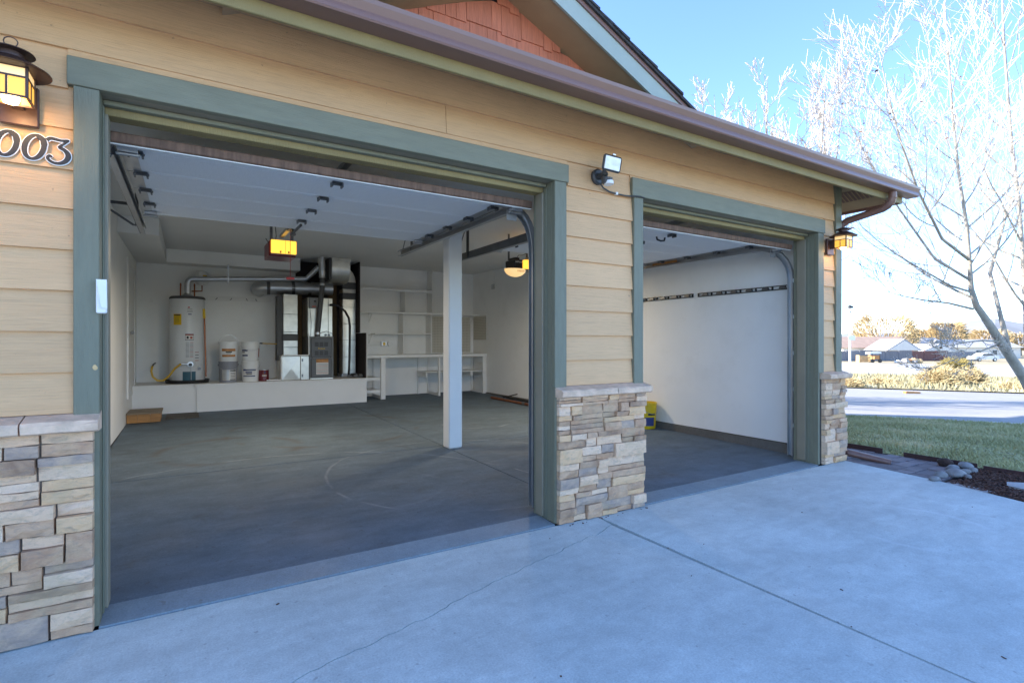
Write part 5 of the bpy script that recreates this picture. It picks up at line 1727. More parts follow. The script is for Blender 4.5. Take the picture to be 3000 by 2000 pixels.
# things on the floor by the right wall
rd_ = thing('floor_jack_bar', (5.35, 8.4, 0.07), 'rusty brown pipe lying on the floor along the right wall', 'pipe')
obj('pipe', MB().tube([(5.25, 9.33, 0.115), (5.30, 7.70, 0.095)], 0.026, 10), MT['rodbrown'], rd_)
obj('collar', MB().tube([(5.285, 8.2, 0.10), (5.287, 8.12, 0.10)], 0.034, 10), MT['steel'], rd_)
bf = thing('folding_frame', (5.5, 8.5, 0.07), 'black metal folding frame on the floor against the right wall', 'frame')
obj('long_rod', MB().tube([(5.55, 9.4, 0.12), (5.58, 7.8, 0.10)], 0.014, 8), MT['black'], bf)
obj('long_rod', MB().tube([(5.47, 9.1, 0.115), (5.52, 7.7, 0.095)], 0.012, 8), MT['black'], bf)
obj('cross_rod', MB().tube([(5.42, 9.15, 0.12), (5.60, 8.9, 0.20)], 0.012, 8), MT['black'], bf)
obj('bent_foot', MB().tube([(5.52, 8.0, 0.10), (5.30, 7.85, 0.17), (5.06, 7.6, 0.085), (5.02, 7.38, 0.083), (5.16, 7.32, 0.083)], 0.012, 8), MT['black'], bf)

# ------------------------------------------------------------------ THINGS ON THE FACADE
def lantern(cx, lab, wall_x):
    t = thing('wall_lantern', (cx, 2.91, 2.2), lab, 'lantern', 'lit wall lanterns')
    by0, by1, bz0, bz1 = 2.717, 2.828, 2.188, 2.306
    cy = (by0 + by1) / 2
    hx = 0.0585
    obj('back_plate', MB().cbox(cx - hx - 0.002, cx + hx + 0.002, 2.893, 2.916, 2.135, 2.30, c=0.004), MT['bronze'], t)
    obj('arm', MB().box(cx - 0.018, cx + 0.018, by1 - 0.005, 2.893, 2.195, 2.285), MT['bronze'], t)
    fr = MB()
    b = 0.0045
    for sx_ in (-1, 1):
        for yy_ in (by0, by1):
            x_ = cx + sx_ * hx
            fr.box(x_ - b, x_ + b, yy_ - b, yy_ + b, bz0, bz1)
    zr = bz0 + 0.075
    for z in (bz0, zr, bz1 - 0.004):
        for yy_ in (by0, by1):
            fr.box(cx - hx + b, cx + hx - b, yy_ - b + 0.0005, yy_ + b - 0.0005, z, z + 0.007)
        for sx_ in (-1, 1):
            x_ = cx + sx_ * hx
            fr.box(x_ - b + 0.0005, x_ + b - 0.0005, by0 + b, by1 - b, z, z + 0.007)
    for yy_ in (by0, by1):
        fr.box(cx - 0.0035, cx + 0.0035, yy_ - b + 0.001, yy_ + b - 0.001, bz0 + 0.007, zr)
    for sx_ in (-1, 1):
        x_ = cx + sx_ * hx
        fr.box(x_ - b + 0.001, x_ + b - 0.001, cy - 0.0035, cy + 0.0035, bz0 + 0.007, zr)
    obj('frame', fr, MT['bronze'], t)
    for yy_ in (by0, by1):
        for a, b_, z0, z1, mt in ((cx - hx + b, cx - 0.004, bz0 + 0.0072, zr - 0.0002, MT['amber']), (cx + 0.004, cx + hx - b, bz0 + 0.0072, zr - 0.0002, MT['amber']), (cx - hx + b, cx + hx - b, zr + 0.0072, bz1 - 0.0042, MT['amberpale'])):
            obj('glass_pane', MB().box(a, b_, yy_ - 0.001, yy_ + 0.001, z0, z1), mt, t)
    for sx_ in (-1, 1):
        x_ = cx + sx_ * hx
        for a, b_, z0, z1, mt in ((by0 + b, cy - 0.004, bz0 + 0.0072, zr - 0.0002, MT['amber']), (cy + 0.004, by1 - b, bz0 + 0.0072, zr - 0.0002, MT['amber']), (by0 + b, by1 - b, zr + 0.0072, bz1 - 0.0042, MT['amberpale'])):
            obj('glass_pane', MB().box(x_ - 0.001, x_ + 0.001, a, b_, z0, z1), mt, t)
    obj('brim', MB().lathe([(0.124, 2.305), (0.122, 2.309), (0.06, 2.345), (0.052, 2.347), (0.05, 2.341), (0.115, 2.304)], (cx, cy, 0), 28), MT['bronze'], t, smooth='auto')
    obj('chimney', MB().lathe([(0.040, 2.345), (0.040, 2.375)], (cx, cy, 0), 18), MT['bronze'], t, smooth='auto')
    obj('cap', MB().lathe([(0.074, 2.372), (0.073, 2.376), (0.03, 2.392), (0.0001, 2.397)], (cx, cy, 0), 24), MT['bronze'], t, smooth='auto')
    ring = [(cx + 0.021 * math.cos(a), cy, 2.416 + 0.019 * math.sin(a)) for a in [2 * math.pi * k / 16 for k in range(17)]]
    obj('hanging_ring', MB().tube(ring, 0.0022, 5), MT['bronze'], t)
    bb = MB()
    bb.lathe([(0.010, 2.30), (0.014, 2.29), (0.024, 2.275), (0.028, 2.25), (0.028, 2.195), (0.022, 2.178), (0.0001, 2.172)], (cx, cy, 0), 14)
    obj('bulb', bb, MT['bulb'], t, smooth='auto')
    L = point('lantern_lamp', (0, 0, 0), LAMP_LANTERN, (1.0, 0.60, 0.22), 0.02)
    L.parent = t
    L.location = Vector((cx, cy, 2.155)) - Vector(t.location)
    return t


lantern(-0.587, 'lit amber glass wall lantern above the house number', -0.587)
lantern(5.618, 'lit amber glass wall lantern by the corner board at the downspout', 5.618)

# house number, calligraphic digits with a white border
hn = thing('house_number', (-0.53, 2.916, 1.99), 'dark calligraphic house number digits with white borders on the siding', 'house number')


def ribbon(path, widths, y0, th, closed=False):
    P = [Vector((p[0], 0, p[1])) for p in path]
    n = len(P)
    m = MB()
    for i in range(n):
        a = P[(i - 1) % n] if (closed or i > 0) else P[i]
        b = P[(i + 1) % n] if (closed or i < n - 1) else P[i]
        t_ = (b - a).normalized()
        nn = Vector((-t_.z, 0, t_.x)) * widths[i] * 0.5
        for q_ in (P[i] + nn, P[i] - nn):
            for yy_ in (y0, y0 - th):
                m.v.append((q_.x, yy_, q_.z))
    rng = n if closed else n - 1
    for i in range(rng):
        j = (i + 1) % n
        A, Bq = i * 4, j * 4
        m.f += [(A + 1, A + 3, Bq + 3, Bq + 1), (A, Bq, Bq + 2, A + 2), (A, A + 1, Bq + 1, Bq), (A + 2, Bq + 2, Bq + 3, A + 3)]
    if not closed:
        m.f += [(0, 2, 3, 1), ((n - 1) * 4, (n - 1) * 4 + 1, (n - 1) * 4 + 3, (n - 1) * 4 + 2)]
    return m


def zero_path(cx, cz, rx, rz_, sh):
    pts, ws = [], []
    for k in range(36):
        a = 2 * math.pi * k / 36
        x, z = rx * math.cos(a), rz_ * math.sin(a)
        pts.append((cx + x + sh * z, cz + z))
        ws.append(0.011 + 0.007 * abs(math.cos(a)) + (0.004 if 0.3 < a < 1.0 else 0))
    return pts, ws


for cx_ in (-0.628, -0.543):
    p_, w_ = zero_path(cx_, 2.058, 0.030, 0.050, 0.17)
    dg_ = obj('digit', ribbon(p_, [q_ + 0.0062 for q_ in w_], 2.915, 0.006, True), MT['whiteplastic'], hn)
    obj('digit_face', ribbon(p_, [q_ for q_ in w_], 2.9088, 0.002, True), MT['ink'], dg_)
    fl = ribbon([(cx_ + 0.006, 2.104), (cx_ + 0.016, 2.098), (cx_ + 0.028, 2.088)], [0.004, 0.014, 0.012], 2.9086, 0.0022)
    obj('digit_flourish', fl, MT['ink'], dg_)
p3 = [(-0.503, 2.094), (-0.492, 2.104), (-0.475, 2.103), (-0.455, 2.101), (-0.432, 2.106), (-0.446, 2.090), (-0.463, 2.072), (-0.448, 2.064), (-0.436, 2.050), (-0.434, 2.033), (-0.443, 2.015), (-0.461, 2.004), (-0.480, 2.003), (-0.495, 2.011), (-0.501, 2.022), (-0.494, 2.031), (-0.486, 2.026)]
w3 = [0.012, 0.013, 0.012, 0.010, 0.006, 0.008, 0.011, 0.014, 0.018, 0.019, 0.017, 0.013, 0.011, 0.011, 0.011, 0.010, 0.006]


def smooth_path(p, w_, k=4):
    P2, W2 = [], []
    n = len(p)
    for i in range(n - 1):
        p0, p1, p2, p3_ = p[max(i - 1, 0)], p[i], p[i + 1], p[min(i + 2, n - 1)]
        for j in range(k):
            t = j / k
            f = lambda a, b, c, d: 0.5 * ((2 * b) + (-a + c) * t + (2 * a - 5 * b + 4 * c - d) * t * t + (-a + 3 * b - 3 * c + d) * t ** 3)
            P2.append((f(p0[0], p1[0], p2[0], p3_[0]), f(p0[1], p1[1], p2[1], p3_[1])))
            W2.append(w_[i] + (w_[i + 1] - w_[i]) * t)
    P2.append(p[-1])
    W2.append(w_[-1])
    return P2, W2


p3, w3 = smooth_path(p3, w3)
dg_ = obj('digit', ribbon(p3, [q_ + 0.0062 for q_ in w3], 2.915, 0.006), MT['whiteplastic'], hn)
obj('digit_face', ribbon(p3, w3, 2.9088, 0.002), MT['ink'], dg_)

# door keypad on the left jamb
kp = thing('door_keypad', (-0.318, 2.91, 1.44), 'white plastic garage door keypad on the left door trim', 'keypad')
Mk = Matrix.Translation((-0.318, 2.925, 1.445)) @ Matrix.Rotation(math.radians(0), 4, 'Z')
obj('keypad_body', MB().cbox(-0.338, -0.300, 2.885, 2.9045, 1.372, 1.515, c=0.005), MT['whiteplastic'], kp)
obj('flip_cover', MB().prism([(-0.336, 2.884, 1.518), (-0.299, 2.878, 1.518), (-0.297, 2.876, 1.392), (-0.318, 2.880, 1.398), (-0.326, 2.884, 1.44)], (0, -0.010, 0)), MT['whiteplastic'], kp)
ch_ = obj('paint_chip', MB().blob((-0.343, 2.9045, 1.137), (0.007, 0.002, 0.012), 3, 8, 6, 0.25), MT['woodchip'], house)

# floodlight with motion sensor
fl_ = thing('floodlight', (2.51, 2.91, 2.44), 'black motion sensor floodlight with square lamp head on the siding between the doors', 'floodlight')
obj('base_plate', MB().tube([(2.515, 2.917, 2.432), (2.515, 2.898, 2.432), (2.515, 2.888, 2.432)], [0.057, 0.056, 0.046], 24), MT['flooddark'], fl_, smooth='auto')
obj('knuckle', MB().tube([(2.515, 2.888, 2.43), (2.515, 2.85, 2.43), (2.51, 2.825, 2.43)], 0.024, 12), MT['flooddark'], fl_)
obj('arm', MB().tube([(2.505, 2.83, 2.43), (2.495, 2.815, 2.47)], 0.014, 10), MT['flooddark'], fl_)
Mh = Matrix.Translation((2.50, 2.735, 2.478)) @ Matrix.Rotation(math.radians(-10), 4, 'Z') @ Matrix.Rotation(math.radians(6), 4, 'Y') @ Matrix.Rotation(math.radians(8), 4, 'X')
hd = MB().cbox(-0.073, 0.073, 0.004, 0.022, -0.055, 0.055, 0.012, Mh)
head = obj('lamp_head', hd, MT['flooddark'], fl_)
obj('head_back', MB().add([Mh @ Vector(p) for p in [(-0.06, 0.022, -0.045), (0.06, 0.022, -0.045), (0.06, 0.022, 0.045), (-0.06, 0.022, 0.045), (-0.035, 0.075, -0.03), (0.035, 0.075, -0.03), (0.035, 0.075, 0.03), (-0.035, 0.075, 0.03)]], [(0, 1, 2, 3), (7, 6, 5, 4), (0, 4, 5, 1), (1, 5, 6, 2), (2, 6, 7, 3), (3, 7, 4, 0)]), MT['flooddark'], fl_)
obj('lens', MB().cbox(-0.061, 0.061, -0.001, 0.006, -0.044, 0.044, 0.003, Mh), MT['floodglass'], head)
obj('lamp_tube', MB().cbox(0.0, 0.036, -0.003, -0.0005, -0.012, 0.012, 0.001, Mh), MT['white'], head)
obj('head_clip', MB().box(-0.01, 0.012, -0.002, 0.01, 0.0555, 0.063, Mh), MT['galv'], head)
obj('sensor', MB().tube([(2.50, 2.80, 2.352), (2.50, 2.795, 2.395)], [0.034, 0.04], 14), MT['flooddark'], fl_)
obj('sensor_arm', MB().tube([(2.512, 2.83, 2.42), (2.505, 2.81, 2.39)], 0.016, 8), MT['flooddark'], fl_)
obj('sensor_lens', MB().tube([(2.507, 2.783, 2.345), (2.507, 2.785, 2.368)], 0.033, 14), MT['whiteplastic'], fl_)
obj('cable', MB().tube([(2.53, 2.90, 2.385), (2.56, 2.902, 2.36), (2.62, 2.905, 2.342), (2.69, 2.906, 2.336), (2.79, 2.907, 2.336), (2.845, 2.896, 2.338), (2.92, 2.893, 2.347), (2.962, 2.893, 2.343)], 0.006, 6), MT['flooddark'], fl_, smooth=True)
obj('cable_clip', MB().box(2.68, 2.697, 2.894, 2.917, 2.328, 2.346), MT['whiteplastic'], fl_)

# ------------------------------------------------------------------ TREES
def grow(rd, start, direc, length, rad, level, maxlev, out, upb=0.12, curl=0.12, nchild=(9, 8, 7, 5), ratio=0.5, spread=0.75):
    nseg = {0: 8, 1: 7, 2: 5, 3: 4}.get(level, 3)
    p = Vector(start)
    d = Vector(direc).normalized()
    pts, rads = [p.copy()], [rad]
    for i in range(nseg):
        d = (d + Vector((rd.gauss(0, curl), rd.gauss(0, curl), rd.gauss(0, curl * 0.5) + upb))).normalized()
        p = p + d * (length / nseg)
        pts.append(p.copy())
        rads.append(rad * (1 - 0.82 * (i + 1) / nseg))
    out[min(level, maxlev)].append((pts, rads))
    if level >= maxlev:
        return
    nc = nchild[min(level, len(nchild) - 1)]
    for k in range(nc):
        f = 0.15 + 0.82 * (k + rd.random() * 0.8) / nc
        x = f * nseg
        i = min(int(x), nseg - 1)
        q_ = pts[i].lerp(pts[i + 1], x - i)
        t_ = (pts[i + 1] - pts[i]).normalized()
        side = t_.orthogonal().normalized()
        side.rotate(Matrix.Rotation(rd.uniform(0, 6.283), 3, t_))
        nd = (t_ * rd.uniform(0.6, 1.0) + side * rd.uniform(0.55, 1.1) * spread).normalized()
        grow(rd, q_, nd, length * ratio * rd.uniform(0.6, 1.3) * (1.1 - 0.4 * f), max(rad * (1 - 0.8 * f) * 0.6, 0.0028), level + 1, maxlev, out, upb, curl, nchild, ratio, spread)


def tree(name, base, label, stems, seed, maxlev=4, group=None, nchild=(9, 8, 7, 5), mats=('bark', 'twig'), upb=0.12, minr=0.0, ratio=0.5, spread=0.75, leaves=0):
    rd = random.Random(seed)
    out = {k: [] for k in range(maxlev + 1)}
    t = thing(name, base, label, 'tree', group)
    tk = MB()
    for path, radii, branch_from, nb, blen in stems:
        P = [Vector(p) for p in path]
        tk.tube(P, radii, 10)
        n = len(P) - 1
        for k in range(nb):
            f = branch_from + (1 - branch_from) * (k + rd.random() * 0.9) / nb
            x = f * n
            i = min(int(x), n - 1)
            q_ = P[i].lerp(P[i + 1], x - i)
            r_ = radii[i] + (radii[i + 1] - radii[i]) * (x - i)
            t_ = (P[i + 1] - P[i]).normalized()
            side = t_.orthogonal().normalized()
            side.rotate(Matrix.Rotation(rd.uniform(0, 6.283), 3, t_))
            nd = (t_ * rd.uniform(0.5, 0.9) + side * rd.uniform(0.6, 1.0)).normalized()
            grow(rd, q_, nd, blen * rd.uniform(0.7, 1.15) * (1.15 - 0.5 * f), max(r_ * 0.5, 0.006), 1, maxlev, out, upb, 0.075, nchild, ratio, spread)
    lim = MB()
    for pts, rads in out[1]:
        tk.tube(pts, [max(r_, minr) for r_ in rads], 6, False)
    for lv_ in range(2, maxlev + 1):
        for pts, rads in out[lv_]:
            lim.tube(pts, [max(r_, minr) for r_ in rads], 3 if lv_ > 2 else 4, False)
    obj('trunk', tk, MT[mats[0]], t, smooth=True)
    obj('crown', lim, MT[mats[1]], t)
    if leaves:
        lf = MB()
        tips = [p for lv_ in range(2, maxlev + 1) for p, _ in out[lv_]]
        for k in range(leaves):
            pt = rd.choice(rd.choice(tips))
            s_ = rd.uniform(0.018, 0.04)
            Mx = Matrix.Translation(pt) @ Matrix.Rotation(rd.uniform(0, 6.28), 4, 'Z') @ Matrix.Rotation(rd.uniform(-1.2, 1.2), 4, 'X')
            lf.add([Mx @ Vector(p) for p in ((-s_, 0, 0), (0, -s_ * 0.5, 0.004), (s_, 0, 0.01), (0, s_ * 0.5, 0.004))], [(0, 1, 2, 3)])
        o = obj('dead_leaves', lf, MT['deadleaf'], t)
        o['kind'] = 'stuff'
    return t


# near tree on the right: trunk follows the leaning stem of the photograph at about nine metres
zc = 9.0
pp = [on_depth(3085, 1258, zc), on_depth(3040, 1180, zc), on_depth(3000, 1105, zc), on_depth(2940, 1015, zc), on_depth(2895, 945, zc), on_depth(2860, 895, zc), on_depth(2845, 845, zc), on_depth(2840, 770, zc + 0.05), on_depth(2832, 660, zc + 0.1), on_depth(2810, 520, zc + 0.1), on_depth(2790, 330, zc + 0.2), on_depth(2775, 120, zc + 0.2), on_depth(2760, -120, zc + 0.2)]
st1 = (pp, [0.10, 0.088, 0.078, 0.068, 0.058, 0.05, 0.04, 0.034, 0.028, 0.023, 0.018, 0.012, 0.005], 0.45, 20, 2.5)
p2 = [on_depth(3075, 1200, zc), on_depth(3040, 1090, zc + 0.2), on_depth(3010, 1000, zc + 0.5), on_depth(3000, 800, zc + 0.7), on_depth(2985, 600, zc + 0.8), on_depth(2960, 380, zc + 0.9), on_depth(2940, 100, zc + 1.0), on_depth(2930, -250, zc + 1.0)]
st2 = (p2, [0.07, 0.06, 0.05, 0.04, 0.033, 0.026, 0.018, 0.006], 0.35, 20, 2.6)
p3b = [on_depth(2960, 1040, zc), on_depth(2900, 800, zc + 0.9), on_depth(2950, 620, zc + 1.2), on_depth(3060, 420, zc + 1.4), on_depth(3110, 100, zc + 1.5)]
st3 = (p3b, [0.04, 0.032, 0.026, 0.018, 0.006], 0.35, 9, 2.2)
# long low limbs reaching left
lowb = [on_depth(2850, 905, zc), on_depth(2780, 888, zc - 0.1), on_depth(2700, 878, zc - 0.3), on_depth(2640, 866, zc - 0.4), on_depth(2585, 850, zc - 0.5)]
st4 = (lowb, [0.022, 0.017, 0.013, 0.008, 0.003], 0.3, 5, 0.7)
lowc = [on_depth(2925, 1000, zc), on_depth(2880, 997, zc - 0.2), on_depth(2830, 1002, zc - 0.4), on_depth(2780, 1012, zc - 0.5), on_depth(2740, 1018, zc - 0.6)]
st5 = (lowc, [0.018, 0.014, 0.010, 0.006, 0.003], 0.25, 6, 0.6)
lowd = [on_depth(2920, 1010, zc), on_depth(2870, 1030, zc - 0.1), on_depth(2810, 1047, zc - 0.3), on_depth(2750, 1072, zc - 0.4), on_depth(2710, 1080, zc - 0.5)]
st6 = (lowd, [0.016, 0.012, 0.008, 0.005, 0.002], 0.3, 4, 0.5)
mid = [on_depth(2838, 760, zc), on_depth(2760, 700, zc - 0.3), on_depth(2690, 560, zc - 0.6), on_depth(2640, 420, zc - 0.8), on_depth(2600, 270, zc - 0.9), on_depth(2575, 150, zc - 1.0)]
st7 = (mid, [0.026, 0.022, 0.018, 0.013, 0.009, 0.004], 0.25, 15, 1.5)
mid2 = [on_depth(2842, 820, zc), on_depth(2740, 760, zc + 0.3), on_depth(2640, 620, zc + 0.5), on_depth(2560, 500, zc + 0.5), on_depth(2500, 380, zc + 0.5), on_depth(2455, 300, zc + 0.5)]
st8 = (mid2, [0.024, 0.02, 0.016, 0.012, 0.008, 0.004], 0.3, 13, 1.25)
tb = on_depth(3085, 1258, zc)
tree('bare_tree', (tb.x, tb.y, gz(tb.x, tb.y)), 'tall bare tree with leaning trunk and pale sunlit branches at the lawn edge', [st1, st2, st3, st4, st5, st6, st7, st8], 31, 3, 'bare trees by the street', nchild=(9, 7, 6), minr=0.0031, ratio=0.58, upb=0.11, spread=0.75, leaves=260)

# tree behind the house corner, its tops show above the gutter
bx, by = 8.9, 5.75
zt0 = gz(bx, by)
stt = []
rt_ = random.Random(90)
for k in range(10):
    a = 2 * math.pi * k / 10 + 0.4
    r1 = 0.35 + 0.85 * rt_.random()
    h = 4.8 + 1.3 * rt_.random()
    stt.append(([(bx, by, zt0 + 1.0), (bx + r1 * 0.5 * math.cos(a), by + r1 * 0.5 * math.sin(a), zt0 + 2.2), (bx + r1 * math.cos(a), by + r1 * math.sin(a), zt0 + 3.8), (bx + r1 * 1.15 * math.cos(a), by + r1 * 1.15 * math.sin(a), zt0 + h)], [0.045, 0.036, 0.024, 0.004], 0.3, 13, 0.95))
stt.append(([(bx, by, zt0 - 0.05), (bx, by, zt0 + 0.6), (bx + 0.02, by, zt0 + 1.4), (bx + 0.1, by + 0.05, zt0 + 3.5), (bx + 0.1, by, zt0 + 6.2)], [0.10, 0.085, 0.07, 0.035, 0.004], 0.5, 12, 1.1))
tree('bare_tree', (bx, by, zt0), 'bare tree behind the house, only its white twig tops show above the gutter', stt, 5, 3, 'bare trees by the street', nchild=(8, 8, 4), minr=0.0042, ratio=0.52, spread=0.75, upb=0.14)
# a further one by the rear corner; its shadow streaks the street
bx, by = 9.3, 11.2
zt0 = gz(bx, by)
stt = [([(bx, by, zt0 - 0.05), (bx, by, zt0 + 1.5), (bx + 0.1, by, zt0 + 3.4), (bx + 0.1, by + 0.1, zt0 + 6.4)], [0.17, 0.14, 0.10, 0.02], 0.2, 26, 2.9)]
tree('bare_tree', (bx, by, zt0), 'bare tree behind the rear corner of the house', stt, 15, 3, 'bare trees by the street', nchild=(8, 7, 5), minr=0.011)


# far golden willows beyond the fence
def willow(px, ytop, zc_, width, seed, label):
    rd = random.Random(seed)
    top = on_depth(px, ytop, zc_)
    base = Vector((top.x, top.y, gz(top.x, top.y)))
    H = top.z - base.z
    t = thing('willow_tree', base, label, 'tree', 'golden trees beyond the fence')
    tk = MB().tube([base, base + Vector((0, 0, H * 0.2)), base + Vector((0.1, 0.1, H * 0.45))], [H * 0.05, H * 0.04, H * 0.025], 8)
    for k in range(9):
        a = rd.uniform(0, 6.28)
        e = Vector((math.cos(a) * width * 0.3, math.sin(a) * width * 0.3, H * rd.uniform(0.65, 0.85)))
        tk.tube([base + Vector((0, 0, H * 0.2)), base + e * 0.55 + Vector((0, 0, H * 0.05)), base + e], [H * 0.022, H * 0.014, H * 0.006], 5, False)
    obj('trunk', tk, MT['bark'], t)
    m = MB()
    for k in range(1500):
        u, v = rd.uniform(0, 6.28), rd.random() ** 0.5
        zz = rd.random()
        rr_ = width / 2 * math.sqrt(max(0.05, 1 - (1.25 * (zz - 0.35)) ** 2)) * (0.55 + 0.45 * v)
        p0 = base + Vector((rr_ * math.cos(u) * 0.8, rr_ * math.sin(u) * 0.8, H * (0.18 + 0.74 * zz)))
        d = Vector((math.cos(u) * rd.uniform(0.2, 1), math.sin(u) * rd.uniform(0.2, 1), rd.uniform(0.2, 1.2))).normalized()
        L_ = H * rd.uniform(0.06, 0.14)
        p1 = p0 + d * L_
        p2_ = p1 + (d + Vector((0, 0, -0.7))).normalized() * L_ * 0.6
        m.tube([p0, p1, p2_], [0.05 * zc_ / 100, 0.04 * zc_ / 100, 0.015], 3, False)
    obj('crown', m, MT['willow'], t)


willow(2590, 921, 125, 16, 1, 'broad golden leafless willow above the long-roofed house')
willow(2712, 962, 135, 9, 2, 'pointed olive-gold tree between the two golden willows')
willow(2775, 940, 130, 9, 3, 'pale slender golden tree right of the pointed one')
willow(2900, 965, 140, 12, 4, 'hazy golden tree behind the leaning trunk')
willow(2990, 975, 140, 11, 5, 'golden tree at the far right edge of the view')

# ------------------------------------------------------------------ BACKGROUND: houses, fence, lamp, shrubs
MT['hwall'] = M('far_house_wall', (0.70, 0.66, 0.58), 0.8, var=0.05)
MT['hroof'] = M('far_house_roof', (0.34, 0.24, 0.185), 0.9, var=0.12, vs=1)
MT['hroofg'] = M('far_house_roof_grey', (0.34, 0.345, 0.355), 0.9, var=0.12, vs=1)
MT['hglass'] = M('far_window', (0.06, 0.07, 0.08), 0.2, var=0.1)
MT['fencegrey'] = M('weathered_fence', (0.20, 0.20, 0.215), 0.9, var=0.25, vs=2, st=(6, 6, 0.3), ov=0.06)
MT['fencered'] = M('red_fence', (0.17, 0.085, 0.075), 0.9, var=0.2, vs=2, st=(6, 6, 0.3), ov=0.06)


def far_frame(px, zc_):
    p = on_depth(px, 1000, zc_)
    return Vector((p.x, p.y, gz(p.x, p.y)))


RIGHT = Vector((CS, -SN, 0))
FWD = Vector((SN, CS, 0))


def far_house(px0, px1, zc_, wall_h, ridge_h, depth, label, roofmat, gable_front=False, wins=2):
    a, b_ = far_frame(px0, zc_), far_frame(px1, zc_)
    W = (b_ - a).length
    base = (a + b_) / 2 + FWD * depth / 2
    base.z = min(a.z, b_.z) - 0.2
    t = thing('distant_house', base, label, 'house', 'houses beyond the fence')
    Mx = Matrix.Translation(base) @ Matrix(((RIGHT.x, FWD.x, 0, 0), (RIGHT.y, FWD.y, 0, 0), (0, 0, 1, 0), (0, 0, 0, 1)))
    m = MB().box(-W / 2, W / 2, -depth / 2, depth / 2, 0, wall_h, Mx)
    wl = obj('wall', m, MT['hwall'], t)
    o_ = 0.5
    if gable_front:
        m = MB().prism([(-W / 2 - o_, -depth / 2 - o_, wall_h - 0.15), (W / 2 + o_, -depth / 2 - o_, wall_h - 0.15), (0, -depth / 2 - o_, ridge_h)], (0, depth + 2 * o_, 0), M=Mx)
        obj('roof', m, roofmat, t)
        m = MB().prism([(-W / 2, -depth / 2 - o_ - 0.05, wall_h - 0.1), (W / 2, -depth / 2 - o_ - 0.05, wall_h - 0.1), (0, -depth / 2 - o_ - 0.05, ridge_h - 0.3)], (0, 0.04, 0), M=Mx)
        obj('gable_face', m, MT['hwall'], t)
    else:
        m = MB()
        vs = [(-W / 2 - o_, -depth / 2 - o_, wall_h), (W / 2 + o_, -depth / 2 - o_, wall_h), (W / 2 + o_, depth / 2 + o_, wall_h), (-W / 2 - o_, depth / 2 + o_, wall_h), (-W / 2, 0, ridge_h), (W / 2, 0, ridge_h)]
        m.add([Mx @ Vector(p) for p in vs], [(0, 1, 5, 4), (1, 2, 5), (2, 3, 4, 5), (3, 0, 4), (3, 2, 1, 0)])
        obj('roof', m, roofmat, t)
    for k in range(wins):
        cx_ = -W / 2 + W * (k + 0.6) / (wins + 0.2)
        fr_ = obj('window', MB().box(cx_ - 0.6, cx_ + 0.6, -depth / 2 - 0.06, -depth / 2 - 0.001, wall_h - 1.7, wall_h - 0.5, Mx), MT['white'], t)
        obj('pane', MB().box(cx_ - 0.5, cx_ + 0.5, -depth / 2 - 0.09, -depth / 2 - 0.061, wall_h - 1.6, wall_h - 0.6, Mx), MT['hglass'], fr_)
    return t


far_house(2470, 2680, 112, 2.5, 4.9, 9, 'long pale house with a low brown roof left of the other far houses', MT['hroof'], wins=3)
far_house(2600, 2690, 104, 2.2, 4.3, 6, 'far house with a white gable facing the road', MT['hroofg'], True, 1)
far_house(2668, 2780, 122, 2.4, 4.8, 8, 'far house with a grey roof behind the red fence', MT['hroofg'], wins=2)
far_house(2700, 2800, 106, 1.9, 3.4, 6, 'low white house just behind the red fence', MT['hroofg'], True, 1)
far_house(2790, 2990, 116, 2.6, 4.4, 9, 'wide white house behind the leaning tree trunk', MT['hroofg'], wins=4)


def far_fence(px0, px1, zc0, zc1, hgt, mat, label):
    a, b_ = far_frame(px0, zc0), far_frame(px1, zc1)
    L_ = (b_ - a).length
    n = max(2, int(L_ / 2.4))
    t = thing('fence', a, label, 'fence', 'wooden fences beyond the far road')
    d = (b_ - a) / n
    nn = Vector((-d.y, d.x, 0)).normalized() * 0.04
    for k in range(n):
        p, q_ = a + d * k, a + d * (k + 1)
        g_ = d * 0.004
        hk_ = hgt + 0.06 * ((k * 7) % 3 - 1)
        obj('fence_panel', MB().prism([p + g_, q_ - g_, q_ - g_ + Vector((0, 0, hk_)), p + g_ + Vector((0, 0, hk_))], nn), mat, t)
        obj('post', MB().box(p.x - 0.07, p.x + 0.07, p.y - 0.07, p.y + 0.07, p.z - 0.1, p.z + hgt + 0.1), mat, t)


far_fence(2440, 2672, 96, 97, 1.85, MT['fencegrey'], 'grey weathered board fence at the far side of the road')
far_fence(2674, 2775, 97, 98, 1.85, MT['fencered'], 'dark red board fence right of the grey one')
far_fence(2777, 2865, 98, 99, 1.7, MT['fencegrey'], 'short grey fence between the red fence and the parked car')

# street lamp
lb = on_ground(2490, 1093)
sl = thing('street_lamp', lb, 'thin white street lamp post with dark shade by the far road', 'street lamp')
zc_l = lb.x * SN + lb.y * CS
ht = on_depth(2484, 915, zc_l)
obj('pole', MB().tube([lb, Vector((lb.x, lb.y, ht.z))], [0.085, 0.055], 10), MT['white'], sl)
obj('collar', MB().lathe([(0.10, ht.z - 0.02), (0.14, ht.z + 0.03), (0.05, ht.z + 0.05)], (lb.x, lb.y, 0), 12), MT['black'], sl)
obj('lamp_stem', MB().tube([(lb.x, lb.y, ht.z + 0.05), (lb.x, lb.y, ht.z + 0.32)], 0.04, 8), MT['white'], sl)
obj('lamp_shade', MB().lathe([(0.24, ht.z + 0.30), (0.20, ht.z + 0.42), (0.06, ht.z + 0.50), (0.0001, ht.z + 0.52)], (lb.x, lb.y, 0), 16), MT['black'], sl)
sgn_z = on_depth(2484, 990, zc_l).z
